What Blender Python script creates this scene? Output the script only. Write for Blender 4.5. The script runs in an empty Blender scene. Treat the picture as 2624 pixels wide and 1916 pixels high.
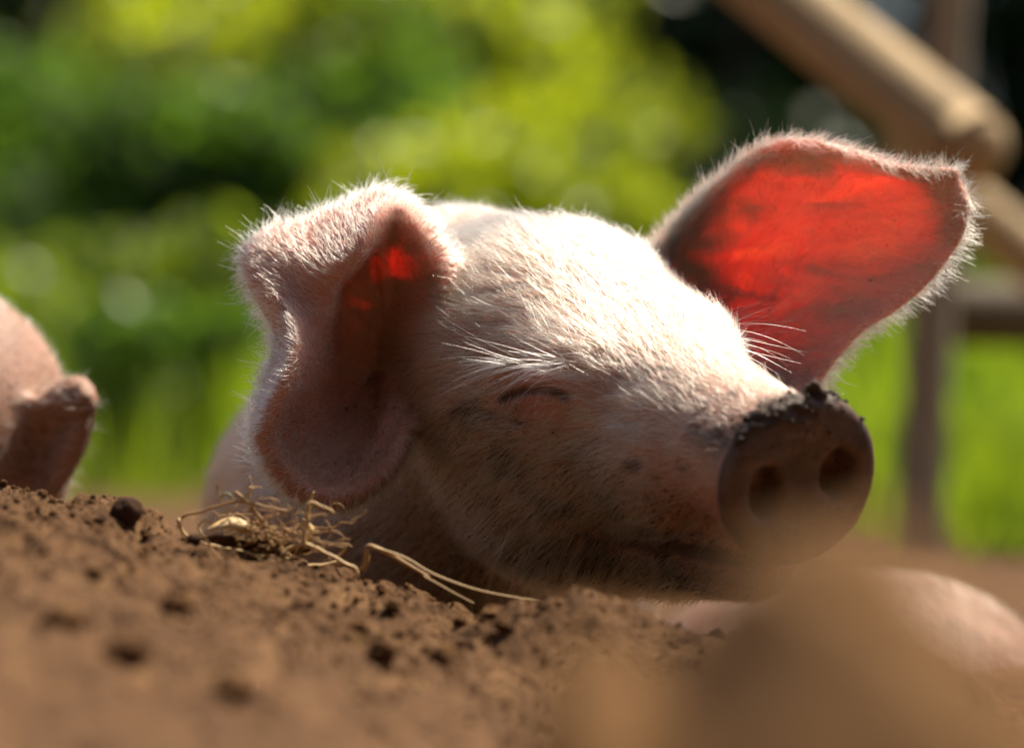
import bpy, bmesh, math, random
import numpy as np
from mathutils import Vector, Matrix, Quaternion
from mathutils.bvhtree import BVHTree

rng = np.random.default_rng(7)
random.seed(7)
scene = bpy.context.scene
COL = scene.collection

# ------------------------------------------------------------------ camera
CAM_Z = 0.16           # lens height above the field, metres
CAM_D = 1.20           # distance to the plane of sharp focus (world y = 0)
PX = 0.36 / 2624.0     # metres per photo pixel on that plane
cam_data = bpy.data.cameras.new("camera")
cam_data.sensor_width = 36.0
cam_data.lens = 36.0 * CAM_D / 0.36
cam_data.clip_start = 0.02
cam_data.clip_end = 2000.0
cam_data.dof.use_dof = True
cam_data.dof.focus_distance = CAM_D + 0.012
cam_data.dof.aperture_fstop = 5.2
cam_data.dof.aperture_blades = 0
camera = bpy.data.objects.new("camera", cam_data)
COL.objects.link(camera)
camera.location = (0, -CAM_D, CAM_Z)
camera.rotation_euler = (math.radians(90), 0, 0)
scene.camera = camera

# ------------------------------------------------------------- sky and sun
SUN_ELEV = math.radians(60.0)
SUN_AZ = math.radians(50.0)      # measured from +y (away from the camera) toward +x
world = bpy.data.worlds.new("World")
scene.world = world
world.use_nodes = True
wn = world.node_tree
wn.nodes.clear()
sky = wn.nodes.new("ShaderNodeTexSky")
sky.sky_type = 'NISHITA'
sky.sun_disc = False
sky.sun_elevation = SUN_ELEV
sky.sun_rotation = SUN_AZ
sky.air_density = 1.0
sky.dust_density = 3.0
bgn = wn.nodes.new("ShaderNodeBackground")
bgn.inputs["Strength"].default_value = 0.066
won = wn.nodes.new("ShaderNodeOutputWorld")
wn.links.new(sky.outputs[0], bgn.inputs[0])
wn.links.new(bgn.outputs[0], won.inputs[0])

sun_dir = Vector((math.sin(SUN_AZ) * math.cos(SUN_ELEV), math.cos(SUN_AZ) * math.cos(SUN_ELEV), math.sin(SUN_ELEV)))
sun_data = bpy.data.lights.new("sun", 'SUN')
sun_data.energy = 4.3
sun_data.angle = math.radians(0.53)
sun_data.color = (1.0, 0.89, 0.73)
sun = bpy.data.objects.new("sun", sun_data)
COL.objects.link(sun)
sun.rotation_euler = sun_dir.to_track_quat('Z', 'Y').to_euler()
sun.location = (2, 4, 6)

scene.view_settings.view_transform = 'Standard'
scene.view_settings.look = 'None'
scene.view_settings.gamma = 1.0
scene.view_settings.exposure = 0.93
scene.view_settings.use_curve_mapping = False
scene.render.engine = 'CYCLES'
scene.cycles.use_denoising = True
scene.cycles.max_bounces = 7
scene.cycles.diffuse_bounces = 3
scene.cycles.glossy_bounces = 3
scene.cycles.transmission_bounces = 5
scene.cycles.transparent_max_bounces = 8
scene.cycles.sample_clamp_indirect = 8.0
scene.cycles.caustics_reflective = False
scene.cycles.caustics_refractive = False

# ------------------------------------------------------------------ helpers
def tag(o, label=None, cat=None, group=None, kind=None):
    if label: o["label"] = label
    if cat: o["category"] = cat
    if group: o["group"] = group
    if kind: o["kind"] = kind
    return o

def empty(name, loc=(0, 0, 0), rz=0.0):
    o = bpy.data.objects.new(name, None)
    o.empty_display_size = 0.05
    o.location = loc
    o.rotation_euler = (0, 0, rz)
    COL.objects.link(o)
    return o

def mesh_from(name, verts, faces, smooth=True):
    verts = np.asarray(verts, dtype=np.float32)
    me = bpy.data.meshes.new(name)
    if isinstance(faces, np.ndarray):
        n, k = faces.shape
        me.vertices.add(len(verts)); me.vertices.foreach_set("co", verts.ravel())
        me.loops.add(n * k); me.loops.foreach_set("vertex_index", faces.astype(np.int32).ravel())
        me.polygons.add(n)
        me.polygons.foreach_set("loop_start", np.arange(0, n * k, k, dtype=np.int32))
        me.polygons.foreach_set("loop_total", np.full(n, k, dtype=np.int32))
        me.update(calc_edges=True)
    else:
        me.from_pydata([tuple(map(float, v)) for v in verts], [], faces)
        me.update()
    if smooth:
        me.polygons.foreach_set("use_smooth", np.ones(len(me.polygons), dtype=bool))
    return me

def link(name, me, mat=None, parent=None):
    """Link a mesh built in world coordinates; under a parent it keeps its place."""
    o = bpy.data.objects.new(name, me)
    COL.objects.link(o)
    if mat is not None:
        me.materials.clear(); me.materials.append(mat)
    if parent is not None:
        o.parent = parent
        o.matrix_parent_inverse = parent.matrix_basis.inverted()
    return o

def W(px, py, y):
    """Photo pixel (native 2624x1916) and depth y to a world point."""
    k = PX * (1.0 + y / CAM_D)
    return np.array([(px - 1312.0) * k, y, CAM_Z - (py - 958.0) * k])

def project(p):
    p = np.asarray(p, dtype=float)
    k = PX * (1.0 + p[..., 1] / CAM_D)
    return np.stack([1312.0 + p[..., 0] / k, 958.0 - (p[..., 2] - CAM_Z) / k], -1)

# cheap value noise on numpy arrays -----------------------------------------
def _hash(ix, iy, iz, seed):
    h = (ix * 374761393 + iy * 668265263 + iz * 2147483647 + seed * 974634777) & 0xFFFFFFFF
    h = ((h ^ (h >> 13)) * 1274126177) & 0xFFFFFFFF
    h = h ^ (h >> 16)
    return (h & 0xFFFFFF).astype(np.float64) / float(0xFFFFFF)

def vnoise(p, freq, seed=0):
    q = np.asarray(p, dtype=np.float64) * freq
    i = np.floor(q).astype(np.int64)
    f = q - i
    f = f * f * (3 - 2 * f)
    out = 0
    for dx in (0, 1):
        wx = f[..., 0] if dx else 1 - f[..., 0]
        for dy in (0, 1):
            wy = f[..., 1] if dy else 1 - f[..., 1]
            for dz in (0, 1):
                wz = f[..., 2] if dz else 1 - f[..., 2]
                out = out + wx * wy * wz * _hash(i[..., 0] + dx, i[..., 1] + dy, i[..., 2] + dz, seed)
    return out * 2 - 1

def fbm(p, freq, octaves=4, seed=0, gain=0.5):
    a, s, t = 1.0, 0.0, 0.0
    for k in range(octaves):
        s = s + a * vnoise(p, freq * 2 ** k, seed + k * 17)
        t += a; a *= gain
    return s / t

def catmull(P, n, closed=False):
    """Points (k, ...) to n points on a Catmull-Rom curve through them."""
    P = np.asarray(P, dtype=float)
    k = len(P)
    t = np.linspace(0, k if closed else k - 1, n, endpoint=not closed)
    i = np.minimum(np.floor(t).astype(int), (k - 1) if closed else (k - 2))
    f = (t - i)
    def g(j):
        return P[j % k] if closed else P[np.clip(j, 0, k - 1)]
    f = f.reshape((-1,) + (1,) * (P.ndim - 1))
    p0, p1, p2, p3 = g(i - 1), g(i), g(i + 1), g(i + 2)
    return 0.5 * ((2 * p1) + (-p0 + p2) * f + (2 * p0 - 5 * p1 + 4 * p2 - p3) * f ** 2 + (-p0 + 3 * p1 - 3 * p2 + p3) * f ** 3)

# signed distance toolbox ----------------------------------------------------
def smin(a, b, k):
    h = np.clip(0.5 + 0.5 * (b - a) / k, 0, 1)
    return b * (1 - h) + a * h - k * h * (1 - h)

def smax(a, b, k):
    return -smin(-a, -b, k)

def ell(q, c, r):
    c = np.asarray(c, float); r = np.asarray(r, float)
    p = q - c
    k0 = np.sqrt(((p / r) ** 2).sum(-1))
    k1 = np.sqrt(((p / (r * r)) ** 2).sum(-1))
    return k0 * (k0 - 1.0) / np.maximum(k1, 1e-9)

def rcone(q, a, b, ra, rb):
    a = np.asarray(a, float); b = np.asarray(b, float)
    ab = b - a
    t = np.clip(((q - a) @ ab) / (ab @ ab), 0, 1)
    return np.sqrt(((q - (a + t[..., None] * ab)) ** 2).sum(-1)) - (ra + (rb - ra) * t)

def polyline_d(q, pts):
    """distance to a polyline, and the parameter 0..1 along it"""
    best = np.full(q.shape[:-1], 1e9); tt = np.zeros(q.shape[:-1])
    n = len(pts) - 1
    for i in range(n):
        a, b = pts[i], pts[i + 1]
        ab = b - a
        t = np.clip(((q - a) @ ab) / (ab @ ab), 0, 1)
        d = np.sqrt(((q - (a + t[..., None] * ab)) ** 2).sum(-1))
        m = d < best
        best = np.where(m, d, best); tt = np.where(m, (i + t) / n, tt)
    return best, tt

def surface_nets(D, xs, ys, zs):
    """Vertices and quads of the zero level of D on a rectilinear grid."""
    S = D < 0
    nx, ny, nz = D.shape
    c = S[:-1, :-1, :-1].astype(np.int8)
    cnt = np.zeros((nx - 1, ny - 1, nz - 1), np.int8)
    for dx in (0, 1):
        for dy in (0, 1):
            for dz in (0, 1):
                cnt += S[dx:nx - 1 + dx, dy:ny - 1 + dy, dz:nz - 1 + dz]
    cells = np.argwhere((cnt > 0) & (cnt < 8))
    idx = np.full(cnt.shape, -1, np.int32)
    idx[cells[:, 0], cells[:, 1], cells[:, 2]] = np.arange(len(cells))
    acc = np.zeros((len(cells), 3)); num = np.zeros(len(cells))
    cor = [(a, b, c_) for a in (0, 1) for b in (0, 1) for c_ in (0, 1)]
    vals = {k: D[cells[:, 0] + k[0], cells[:, 1] + k[1], cells[:, 2] + k[2]].astype(np.float64) for k in cor}
    for k in cor:
        for ax in range(3):
            if k[ax]: continue
            m = list(k); m[ax] = 1; m = tuple(m)
            v0, v1 = vals[k], vals[m]
            cr = (v0 < 0) != (v1 < 0)
            t = np.where(cr, v0 / np.where(cr, v0 - v1, 1), 0)
            p = np.repeat(np.array(k, float)[None], len(cells), 0)
            p[:, ax] = t
            acc[cr] += p[cr]; num[cr] += 1
    loc = acc / num[:, None]
    V = np.empty((len(cells), 3))
    for ax, g in enumerate((xs, ys, zs)):
        g = np.asarray(g)
        V[:, ax] = g[cells[:, ax]] * (1 - loc[:, ax]) + g[cells[:, ax] + 1] * loc[:, ax]
    quads = []
    for ax in range(3):
        o1, o2 = (ax + 1) % 3, (ax + 2) % 3
        sl0 = [slice(None)] * 3; sl1 = [slice(None)] * 3
        sl0[ax] = slice(0, -1); sl1[ax] = slice(1, None)
        A, B = S[tuple(sl0)], S[tuple(sl1)]
        e = np.argwhere(A != B)
        ok = (e[:, o1] > 0) & (e[:, o2] > 0) & (e[:, o1] < D.shape[o1] - 1) & (e[:, o2] < D.shape[o2] - 1)
        e = e[ok]
        inside = A[e[:, 0], e[:, 1], e[:, 2]]
        def cell(d1, d2):
            f = e.copy(); f[:, o1] -= d1; f[:, o2] -= d2
            return idx[f[:, 0], f[:, 1], f[:, 2]]
        q = np.stack([cell(1, 1), cell(0, 1), cell(0, 0), cell(1, 0)], 1)
        q[~inside] = q[~inside][:, ::-1]
        quads.append(q)
    Q = np.concatenate(quads)
    return V, Q[(Q >= 0).all(1)]

def lines(lo, hi, flo, fhi, h, H, grow=1.18):
    """Grid lines: spacing h between flo and fhi, growing up to H outside."""
    mid = list(np.arange(flo, fhi + h * 0.5, h))
    a, s = [], h
    v = mid[0]
    while v > lo:
        s = min(s * grow, H); v -= s; a.append(v)
    b, s = [], h
    v = mid[-1]
    while v < hi:
        s = min(s * grow, H); v += s; b.append(v)
    return np.array(a[::-1] + mid + b)

def eval_grid(f, xs, ys, zs, step=7, margin=1.7):
    """Sample f on the grid, exactly only near its zero level."""
    nx, ny, nz = len(xs), len(ys), len(zs)
    D = np.empty((nx, ny, nz), np.float32)
    bx = list(range(0, nx, step)); by = list(range(0, ny, step)); bz = list(range(0, nz, step))
    def cen(g, b): return np.array([(g[i] + g[min(i + step, len(g) - 1)]) * 0.5 for i in b])
    def half(g, b): return np.array([(g[min(i + step, len(g) - 1)] - g[i]) * 0.5 for i in b])
    CX, CY, CZ = np.meshgrid(cen(xs, bx), cen(ys, by), cen(zs, bz), indexing='ij')
    HX, HY, HZ = np.meshgrid(half(xs, bx), half(ys, by), half(zs, bz), indexing='ij')
    R = np.sqrt(HX ** 2 + HY ** 2 + HZ ** 2)
    dc = f(np.stack([CX, CY, CZ], -1).reshape(-1, 3)).reshape(CX.shape)
    act = np.abs(dc) < R * margin + 0.002
    full = np.repeat(np.repeat(np.repeat(dc, step, 0), step, 1), step, 2)[:nx, :ny, :nz]
    D[:] = np.where(full < 0, -1.0, 1.0)
    am = np.repeat(np.repeat(np.repeat(act, step, 0), step, 1), step, 2)[:nx, :ny, :nz]
    ii = np.argwhere(am)
    for k in range(0, len(ii), 400000):
        j = ii[k:k + 400000]
        p = np.stack([xs[j[:, 0]], ys[j[:, 1]], zs[j[:, 2]]], -1)
        D[j[:, 0], j[:, 1], j[:, 2]] = f(p)
    return D

class Sheet:
    """A thin curved skin (an ear) given by a grid of points with a half thickness each."""
    def __init__(self, G, T, thick_clip=0.010):
        self.G, self.T = G, T
        nu, nv = G.shape[:2]
        V = G.reshape(-1, 3)
        I = np.arange(nu * nv).reshape(nu, nv)
        a, b, c, d = I[:-1, :-1].ravel(), I[1:, :-1].ravel(), I[1:, 1:].ravel(), I[:-1, 1:].ravel()
        F = np.concatenate([np.stack([a, b, c], 1), np.stack([a, c, d], 1)])
        self.V, self.F = V, F
        self.tf = T.reshape(-1)[F].mean(1)
        self.uvf = np.stack([np.repeat(np.linspace(0, 1, nu)[:, None], nv, 1).reshape(-1)[F].mean(1),
                             np.repeat(np.linspace(0, 1, nv)[None], nu, 0).reshape(-1)[F].mean(1)], -1)
        self.bvh = BVHTree.FromPolygons([Vector(v) for v in V], [tuple(map(int, f)) for f in F])
        self.lo = V.min(0) - 0.02; self.hi = V.max(0) + 0.02
        self.clip = thick_clip
    def sdf(self, p):
        out = np.full(len(p), self.clip + 0.02)
        m = np.where(((p > self.lo) & (p < self.hi)).all(1))[0]
        near = self.bvh.find_nearest
        clip = self.clip + 0.006
        for i in m:
            r = near(p[i], clip)
            if r[0] is not None:
                out[i] = r[3] - self.tf[r[2]]
        return out
# ============================================================ the sleeping piglet
HF = np.array([0.50, -0.80, -0.35]); HF /= np.linalg.norm(HF)          # toward the snout
HL = np.array([0.87, 0.45, 0.20]); HL -= HF * (HL @ HF); HL /= np.linalg.norm(HL)   # toward the far ear
HU = np.cross(HF, HL)                                                  # crown of the head
HM = np.stack([HF, HL, HU], 1)
HO = W(1380, 1005, 0.0) + 0.040 * HL                                   # midway between the eyes

def to_head(p):            # world metres -> head frame in centimetres (forward, far side, up)
    return ((p - HO) @ HM) * 100.0

def from_head(q):
    return HO + (np.asarray(q, float) / 100.0) @ HM.T

def head_core(p):
    q = to_head(p)
    s = q.copy(); s[..., 1] = np.abs(s[..., 1])
    d = ell(q, (-5.6, 0.25, -1.5), (5.6, 5.2, 4.3))
    d = smin(d, ell(s, (-0.6, 2.35, 0.35), (2.4, 1.7, 1.55)), 1.6)                 # brow
    d = smin(d, rcone(q, (-2.0, 0, -1.6), (8.9, 0, -0.2), 3.75, 2.45), 1.8)        # face and muzzle
    d = smin(d, ell(s, (-2.6, 2.8, -4.7), (4.6, 2.5, 3.8)), 2.2)                    # jowl
    d = smin(d, ell(s, (3.0, 2.0, -2.3), (3.4, 1.5, 1.8)), 1.8)                     # cheek below the eye
    jaw = rcone(q, (-3.0, 0, -6.5), (7.4, 0, -4.0), 3.3, 1.75)
    d = smin(d, jaw, 1.2)
    # rooting disc
    n = np.array([math.cos(0.06), 0, math.sin(0.06)])
    r = q - np.array([10.15, 0.06, -0.15])
    ax = r @ n
    up = np.array([-n[2], 0, n[0]])
    hh = r @ up
    rad = np.sqrt((r[..., 1] / 3.0) ** 2 + (hh / 2.95) ** 2) * 2.97 - 2.97
    disc = np.sqrt(np.maximum(rad + 0.42, 0) ** 2 + np.maximum(np.abs(ax) - 0.10, 0) ** 2) + np.minimum(np.maximum(rad + 0.42, np.abs(ax) - 0.10), 0) - 0.42
    d = smin(d, disc, 0.75)
    dish = ell(q, (11.05, 0, 0.0), (0.55, 2.3, 2.1))
    d = smax(d, -dish, 0.35)
    nos = ell(s, (10.75, 1.45, -0.15), (1.6, 0.64, 0.95))
    d = smax(d, -nos, 0.30)
    # neck and body
    d = smin(d, rcone(q, (-6.5, 0, -3.2), (-13.5, 0.5, -5.2), 5.0, 6.4), 3.0)
    return d * 0.01

BODY_C = np.array([-0.032, 0.265, 0.094])
def body_core(p):
    d = ell(p, BODY_C, (0.098, 0.175, 0.088))
    d = smin(d, ell(p, BODY_C + np.array([0.0, 0.13, -0.005]), (0.090, 0.09, 0.085)), 0.03)     # haunch
    for sx in (-1, 1):     # folded forelegs and hind legs
        d = smin(d, rcone(p, (-0.045 + 0.050 * sx, 0.22, 0.050), (-0.045 + 0.050 * sx, 0.15, 0.028), 0.028, 0.016), 0.02)
        d = smin(d, rcone(p, (-0.05 + 0.075 * sx, 0.38, 0.05), (-0.04 + 0.085 * sx, 0.28, 0.032), 0.036, 0.018), 0.02)
    return d

# features laid on the face where the photograph shows them -----------------
def march(px, py, f, y0=-0.16, y1=0.22):
    """first point of the surface on the sight line of a photo pixel"""
    ys_ = np.linspace(y0, y1, 500)
    k = PX * (1.0 + ys_ / CAM_D)
    pts = np.stack([(px - 1312.0) * k, ys_, CAM_Z - (py - 958.0) * k], 1)
    d = f(pts)
    m = np.where(d < 0)[0]
    if len(m) == 0:
        return pts[int(np.argmin(d))]
    i = m[0]
    if i == 0: return pts[0]
    t = d[i - 1] / (d[i - 1] - d[i])
    return pts[i - 1] * (1 - t) + pts[i] * t

core0 = lambda p: smin(head_core(p), body_core(p), 0.02)
eye_px = [(1286, 1022), (1310, 1010), (1340, 1003), (1372, 999), (1402, 1001), (1430, 1008), (1452, 1019)]
EYE = np.array([march(x, y, core0) for x, y in eye_px])
EYE_C = EYE.mean(0)
lid_px = [(1262, 985), (1290, 955), (1330, 935), (1380, 930), (1430, 945), (1470, 975)]
LID = np.array([march(x, y, core0) for x, y in lid_px])
mouth_px = [(1556, 1372), (1585, 1392), (1640, 1396), (1700, 1402), (1770, 1412), (1850, 1424), (1950, 1440)]
MOUTH = np.array([march(x, y, core0) for x, y in mouth_px])
wr_px = [[(1905, 1090), (1960, 1078), (2010, 1060), (2050, 1048)], [(1900, 1130), (1945, 1105), (1990, 1095)],
         [(1520, 1020), (1580, 1050), (1640, 1095)]]
WRINK = [np.array([march(x, y, core0) for x, y in w]) for w in wr_px]

# near ear: edge C, ridge facing the camera F, inner wall I, listed round the opening
E1 = [  # (edge px,py,y) (mid) (ridge F) (inner I)
    ((1172, 790, .050), (1150, 800, .046), (1120, 815, .048), (1085, 830, .056)),
    ((1178, 705, .052), (1158, 712, .047), (1125, 730, .046), (1075, 760, .060)),
    ((1142, 625, .054), (1122, 635, .047), (1092, 665, .046), (1050, 720, .064)),
    ((1092, 548, .055), (1075, 562, .046), (1050, 600, .044), (1025, 690, .068)),
    ((1025, 497, .056), (1018, 515, .045), (1008, 560, .042), (1000, 670, .070)),
    ((960, 490, .058), (962, 512, .047), (972, 575, .034), (985, 675, .068)),
    ((880, 525, .060), (892, 548, .047), (930, 640, .028), (952, 646, .072)),
    ((780, 562, .061), (800, 590, .048), (880, 690, .029), (902, 696, .072)),
    ((680, 592, .060), (705, 622, .046), (850, 725, .032), (864, 731, .072)),
    ((626, 645, .058), (665, 668, .043), (838, 765, .034), (858, 771, .070)),
    ((638, 720, .052), (685, 732, .036), (826, 815, .035), (856, 821, .070)),
    ((682, 800, .048), (738, 805, .027), (812, 868, .035), (860, 874, .070)),
    ((708, 865, .042), (762, 880, .016), (798, 925, .033), (864, 930, .069)),
    ((692, 955, .038), (738, 960, .010), (768, 990, .030), (852, 990, .068)),
    ((668, 1040, .037), (700, 1045, .013), (735, 1060, .034), (847, 1045, .067)),
    ((655, 1110, .037), (680, 1112, .017), (725, 1115, .038), (860, 1080, .066)),
    ((674, 1175, .037), (698, 1170, .021), (745, 1160, .041), (880, 1095, .064)),
    ((728, 1242, .036), (745, 1228, .024), (785, 1200, .043), (915, 1110, .063)),
    ((800, 1285, .036), (810, 1266, .026), (832, 1228, .044), (930, 1120, .061)),
    ((872, 1294, .036), (876, 1272, .027), (882, 1230, .043), (945, 1120, .060)),
    ((945, 1262, .037), (942, 1242, .030), (935, 1205, .041), (965, 1110, .058)),
    ((1003, 1208, .038), (995, 1195, .032), (980, 1165, .042), (985, 1090, .052)),
    ((1036, 1145, .042), (1025, 1138, .038), (1010, 1120, .045), (1005, 1060, .053)),
    ((1050, 1085, .048), (1040, 1082, .045), (1028, 1072, .050), (1020, 1035, .056)),
]
CANAL = W(1005, 905, 0.088)
def ear_grid(rows, canal, nu, nv, base_t, edge_t):
    G = []
    for r in rows:
        pts = [W(*p) for p in r]
        pts.append(pts[-1] * 0.45 + canal * 0.55 + np.array([0, 0.004, 0]))
        pts.append(canal)
        G.append(catmull(pts, nv))
    G = np.array(G)                       # (k, nv, 3)
    G = catmull(G, nu)
    v = np.linspace(0, 1, nv)[None]
    T = edge_t + (base_t - edge_t) * np.clip((v - 0.45) / 0.5, 0, 1) ** 1.5
    T = np.repeat(T, nu, 0)
    u = np.linspace(0, 1, nu)[:, None]
    return G, T * (1 + 0.9 * np.clip((u - 0.52) / 0.15, 0, 1))
G1, T1 = ear_grid(E1, CANAL, 150, 46, 0.0028, 0.00125)
ear_near = Sheet(G1, T1)

# far ear: columns from the leading edge over the crown to the trailing edge, base to tip
UP = [(1680, 690, .098), (1712, 622, .094), (1765, 550, .088), (1828, 478, .082), (1895, 414, .076), (1960, 370, .070), (2050, 360, .066),
      (2140, 375, .064), (2220, 402, .063), (2300, 428, .062), (2380, 442, .060), (2440, 448, .058)]
LO = [(2010, 1045, .062), (2045, 1030, .060), (2090, 985, .060), (2130, 930, .060), (2172, 880, .060), (2215, 838, .060), (2265, 808, .059),
      (2320, 770, .058), (2375, 720, .057), (2425, 660, .056), (2462, 590, .055), (2474, 520, .055)]
EARM = 12
def far_ear(nu, nv):
    up = np.array([W(*p) for p in UP]); lo = np.array([W(*p) for p in LO])
    up, lo = catmull(up, nu), catmull(lo, nu)
    u = np.linspace(0, 1, nu)[:, None, None]; v = np.linspace(0, 1, nv)[None, :, None]
    G = up[:, None] * (1 - v) + lo[:, None] * v
    w = np.linalg.norm(up - lo, axis=1)[:, None, None]
    bow = (4 * v * (1 - v)) ** 0.75
    away = np.array([0.05, 1.0, 0.05])
    G = G + away * bow * w * 0.26 * (1 - 0.35 * u)                # cupped away from the lens
    rim = np.exp(-((v) / 0.07) ** 2)
    G = G + np.array([0, -1.0, -0.25]) * rim * 0.006 * np.sin(np.pi * np.clip(u * 1.05, 0, 1))
    # bring the tip together to a rounded point
    T = np.ones((nu, nv)) * 0.00118
    uu, vv = u[..., 0], v[..., 0]
    T = T + 0.0030 * np.exp(-(uu / 0.08) ** 2) + 0.0019 * np.clip((0.33 * (1 - 1.0 * vv) - uu) / 0.13, 0, 1) * np.clip(uu / 0.06, 0.4, 1)
    T = T + 0.0009 * np.clip((uu - 0.82) / 0.15, 0, 1)
    T = T + 0.0006 * np.exp(-((vv) / 0.08) ** 2)
    return G, T
G2, T2 = far_ear(110, 70)
ear_far = Sheet(G2, T2)

def pig_sdf(p):
    h = head_core(p)
    d = smin(h, body_core(p), 0.035)
    # eye: hollow, lids, slit
    near = np.linalg.norm(p - EYE_C, axis=1) < 0.035
    if near.any():
        pn = p[near]; dn = d[near]
        q = (pn - EYE_C)
        side = np.array([-HL[0], -HL[1], -HL[2]])
        dn = smax(dn, -ell((pn - (EYE_C + HU * 0.002 - HL * 0.0155)) @ HM, (0, 0, 0), (0.017, 0.0115, 0.0135)), 0.010)
        dn = smin(dn, ell((pn - (EYE_C + HL * 0.0040 + HU * 0.0026)) @ HM, (0, 0, 0), (0.0125, 0.0078, 0.0094)), 0.004)
        dn = smin(dn, ell((pn - (EYE_C + HL * 0.0040 - HU * 0.0060)) @ HM, (0, 0, 0), (0.0130, 0.0056, 0.0072)), 0.006)
        dl, _ = polyline_d(pn, LID_S)
        dn = smax(dn, -(dl - 0.0010), 0.0022)
        dw, _ = polyline_d(pn, LOW_S)
        dn = smax(dn, -(dw - 0.0007), 0.0022)
        de, te = polyline_d(pn, EYE_S)
        dn = smax(dn, -(de - 0.0016 * np.sqrt(np.clip(4 * te * (1 - te), 0.02, 1))), 0.0009)
        d = d.copy(); d[near] = dn
    m = np.abs(d) < 0.012
    if m.any() and MOUTH_S is not None:
        pm = p[m]; dm = d[m]
        dd, t = polyline_d(pm, MOUTH_S)
        dm = smax(dm, -(dd - 0.0022 * (1 - 0.35 * t)), 0.0028)
        for w in WRINK_S:
            dd, t = polyline_d(pm, w)
            dm = smax(dm, -(dd - 0.0005 * np.sin(np.pi * np.clip(t, 0.05, 0.95))), 0.0022)
        d = d.copy(); d[m] = dm
    # ears
    for e, k in ((ear_near, 0.006), (ear_far, 0.009)):
        de = e.sdf(p)
        mk = de < 0.016
        if mk.any():
            d = d.copy(); d[mk] = smin(d[mk], de[mk], k)
    return d

LID_S = EYE_S = MOUTH_S = None
WRINK_S = []
def _lidded(p):
    """the face with its eyelids, before the slit is cut"""
    d = core0(p)
    d = smax(d, -ell((p - (EYE_C + HU * 0.002 - HL * 0.0155)) @ HM, (0, 0, 0), (0.017, 0.0115, 0.0135)), 0.010)
    d = smin(d, ell((p - (EYE_C + HL * 0.0040 + HU * 0.0026)) @ HM, (0, 0, 0), (0.0125, 0.0078, 0.0094)), 0.004)
    d = smin(d, ell((p - (EYE_C + HL * 0.0040 - HU * 0.0060)) @ HM, (0, 0, 0), (0.0130, 0.0056, 0.0072)), 0.006)
    return d
EYE_S = catmull([march(x, y, _lidded) for x, y in eye_px], 14)
LID_S = catmull([march(x, y, _lidded) for x, y in lid_px], 10)
LOW_S = catmull([march(x, y, _lidded) for x, y in [(1272, 1048), (1310, 1078), (1370, 1090), (1430, 1074), (1475, 1045)]], 10)
MOUTH_S = MOUTH
WRINK_S = WRINK

hg = 0.0009
xs = lines(-0.16, 0.19, -0.104, 0.180, hg, 0.004)
ys = lines(-0.12, 0.52, -0.108, 0.112, hg, 0.005)
zs = lines(-0.02, 0.26, 0.035, 0.252, hg, 0.004)
PV, PQ = surface_nets(eval_grid(pig_sdf, xs, ys, zs), xs, ys, zs)
print("pig mesh", PV.shape, PQ.shape, "eye", EYE_C)
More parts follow.
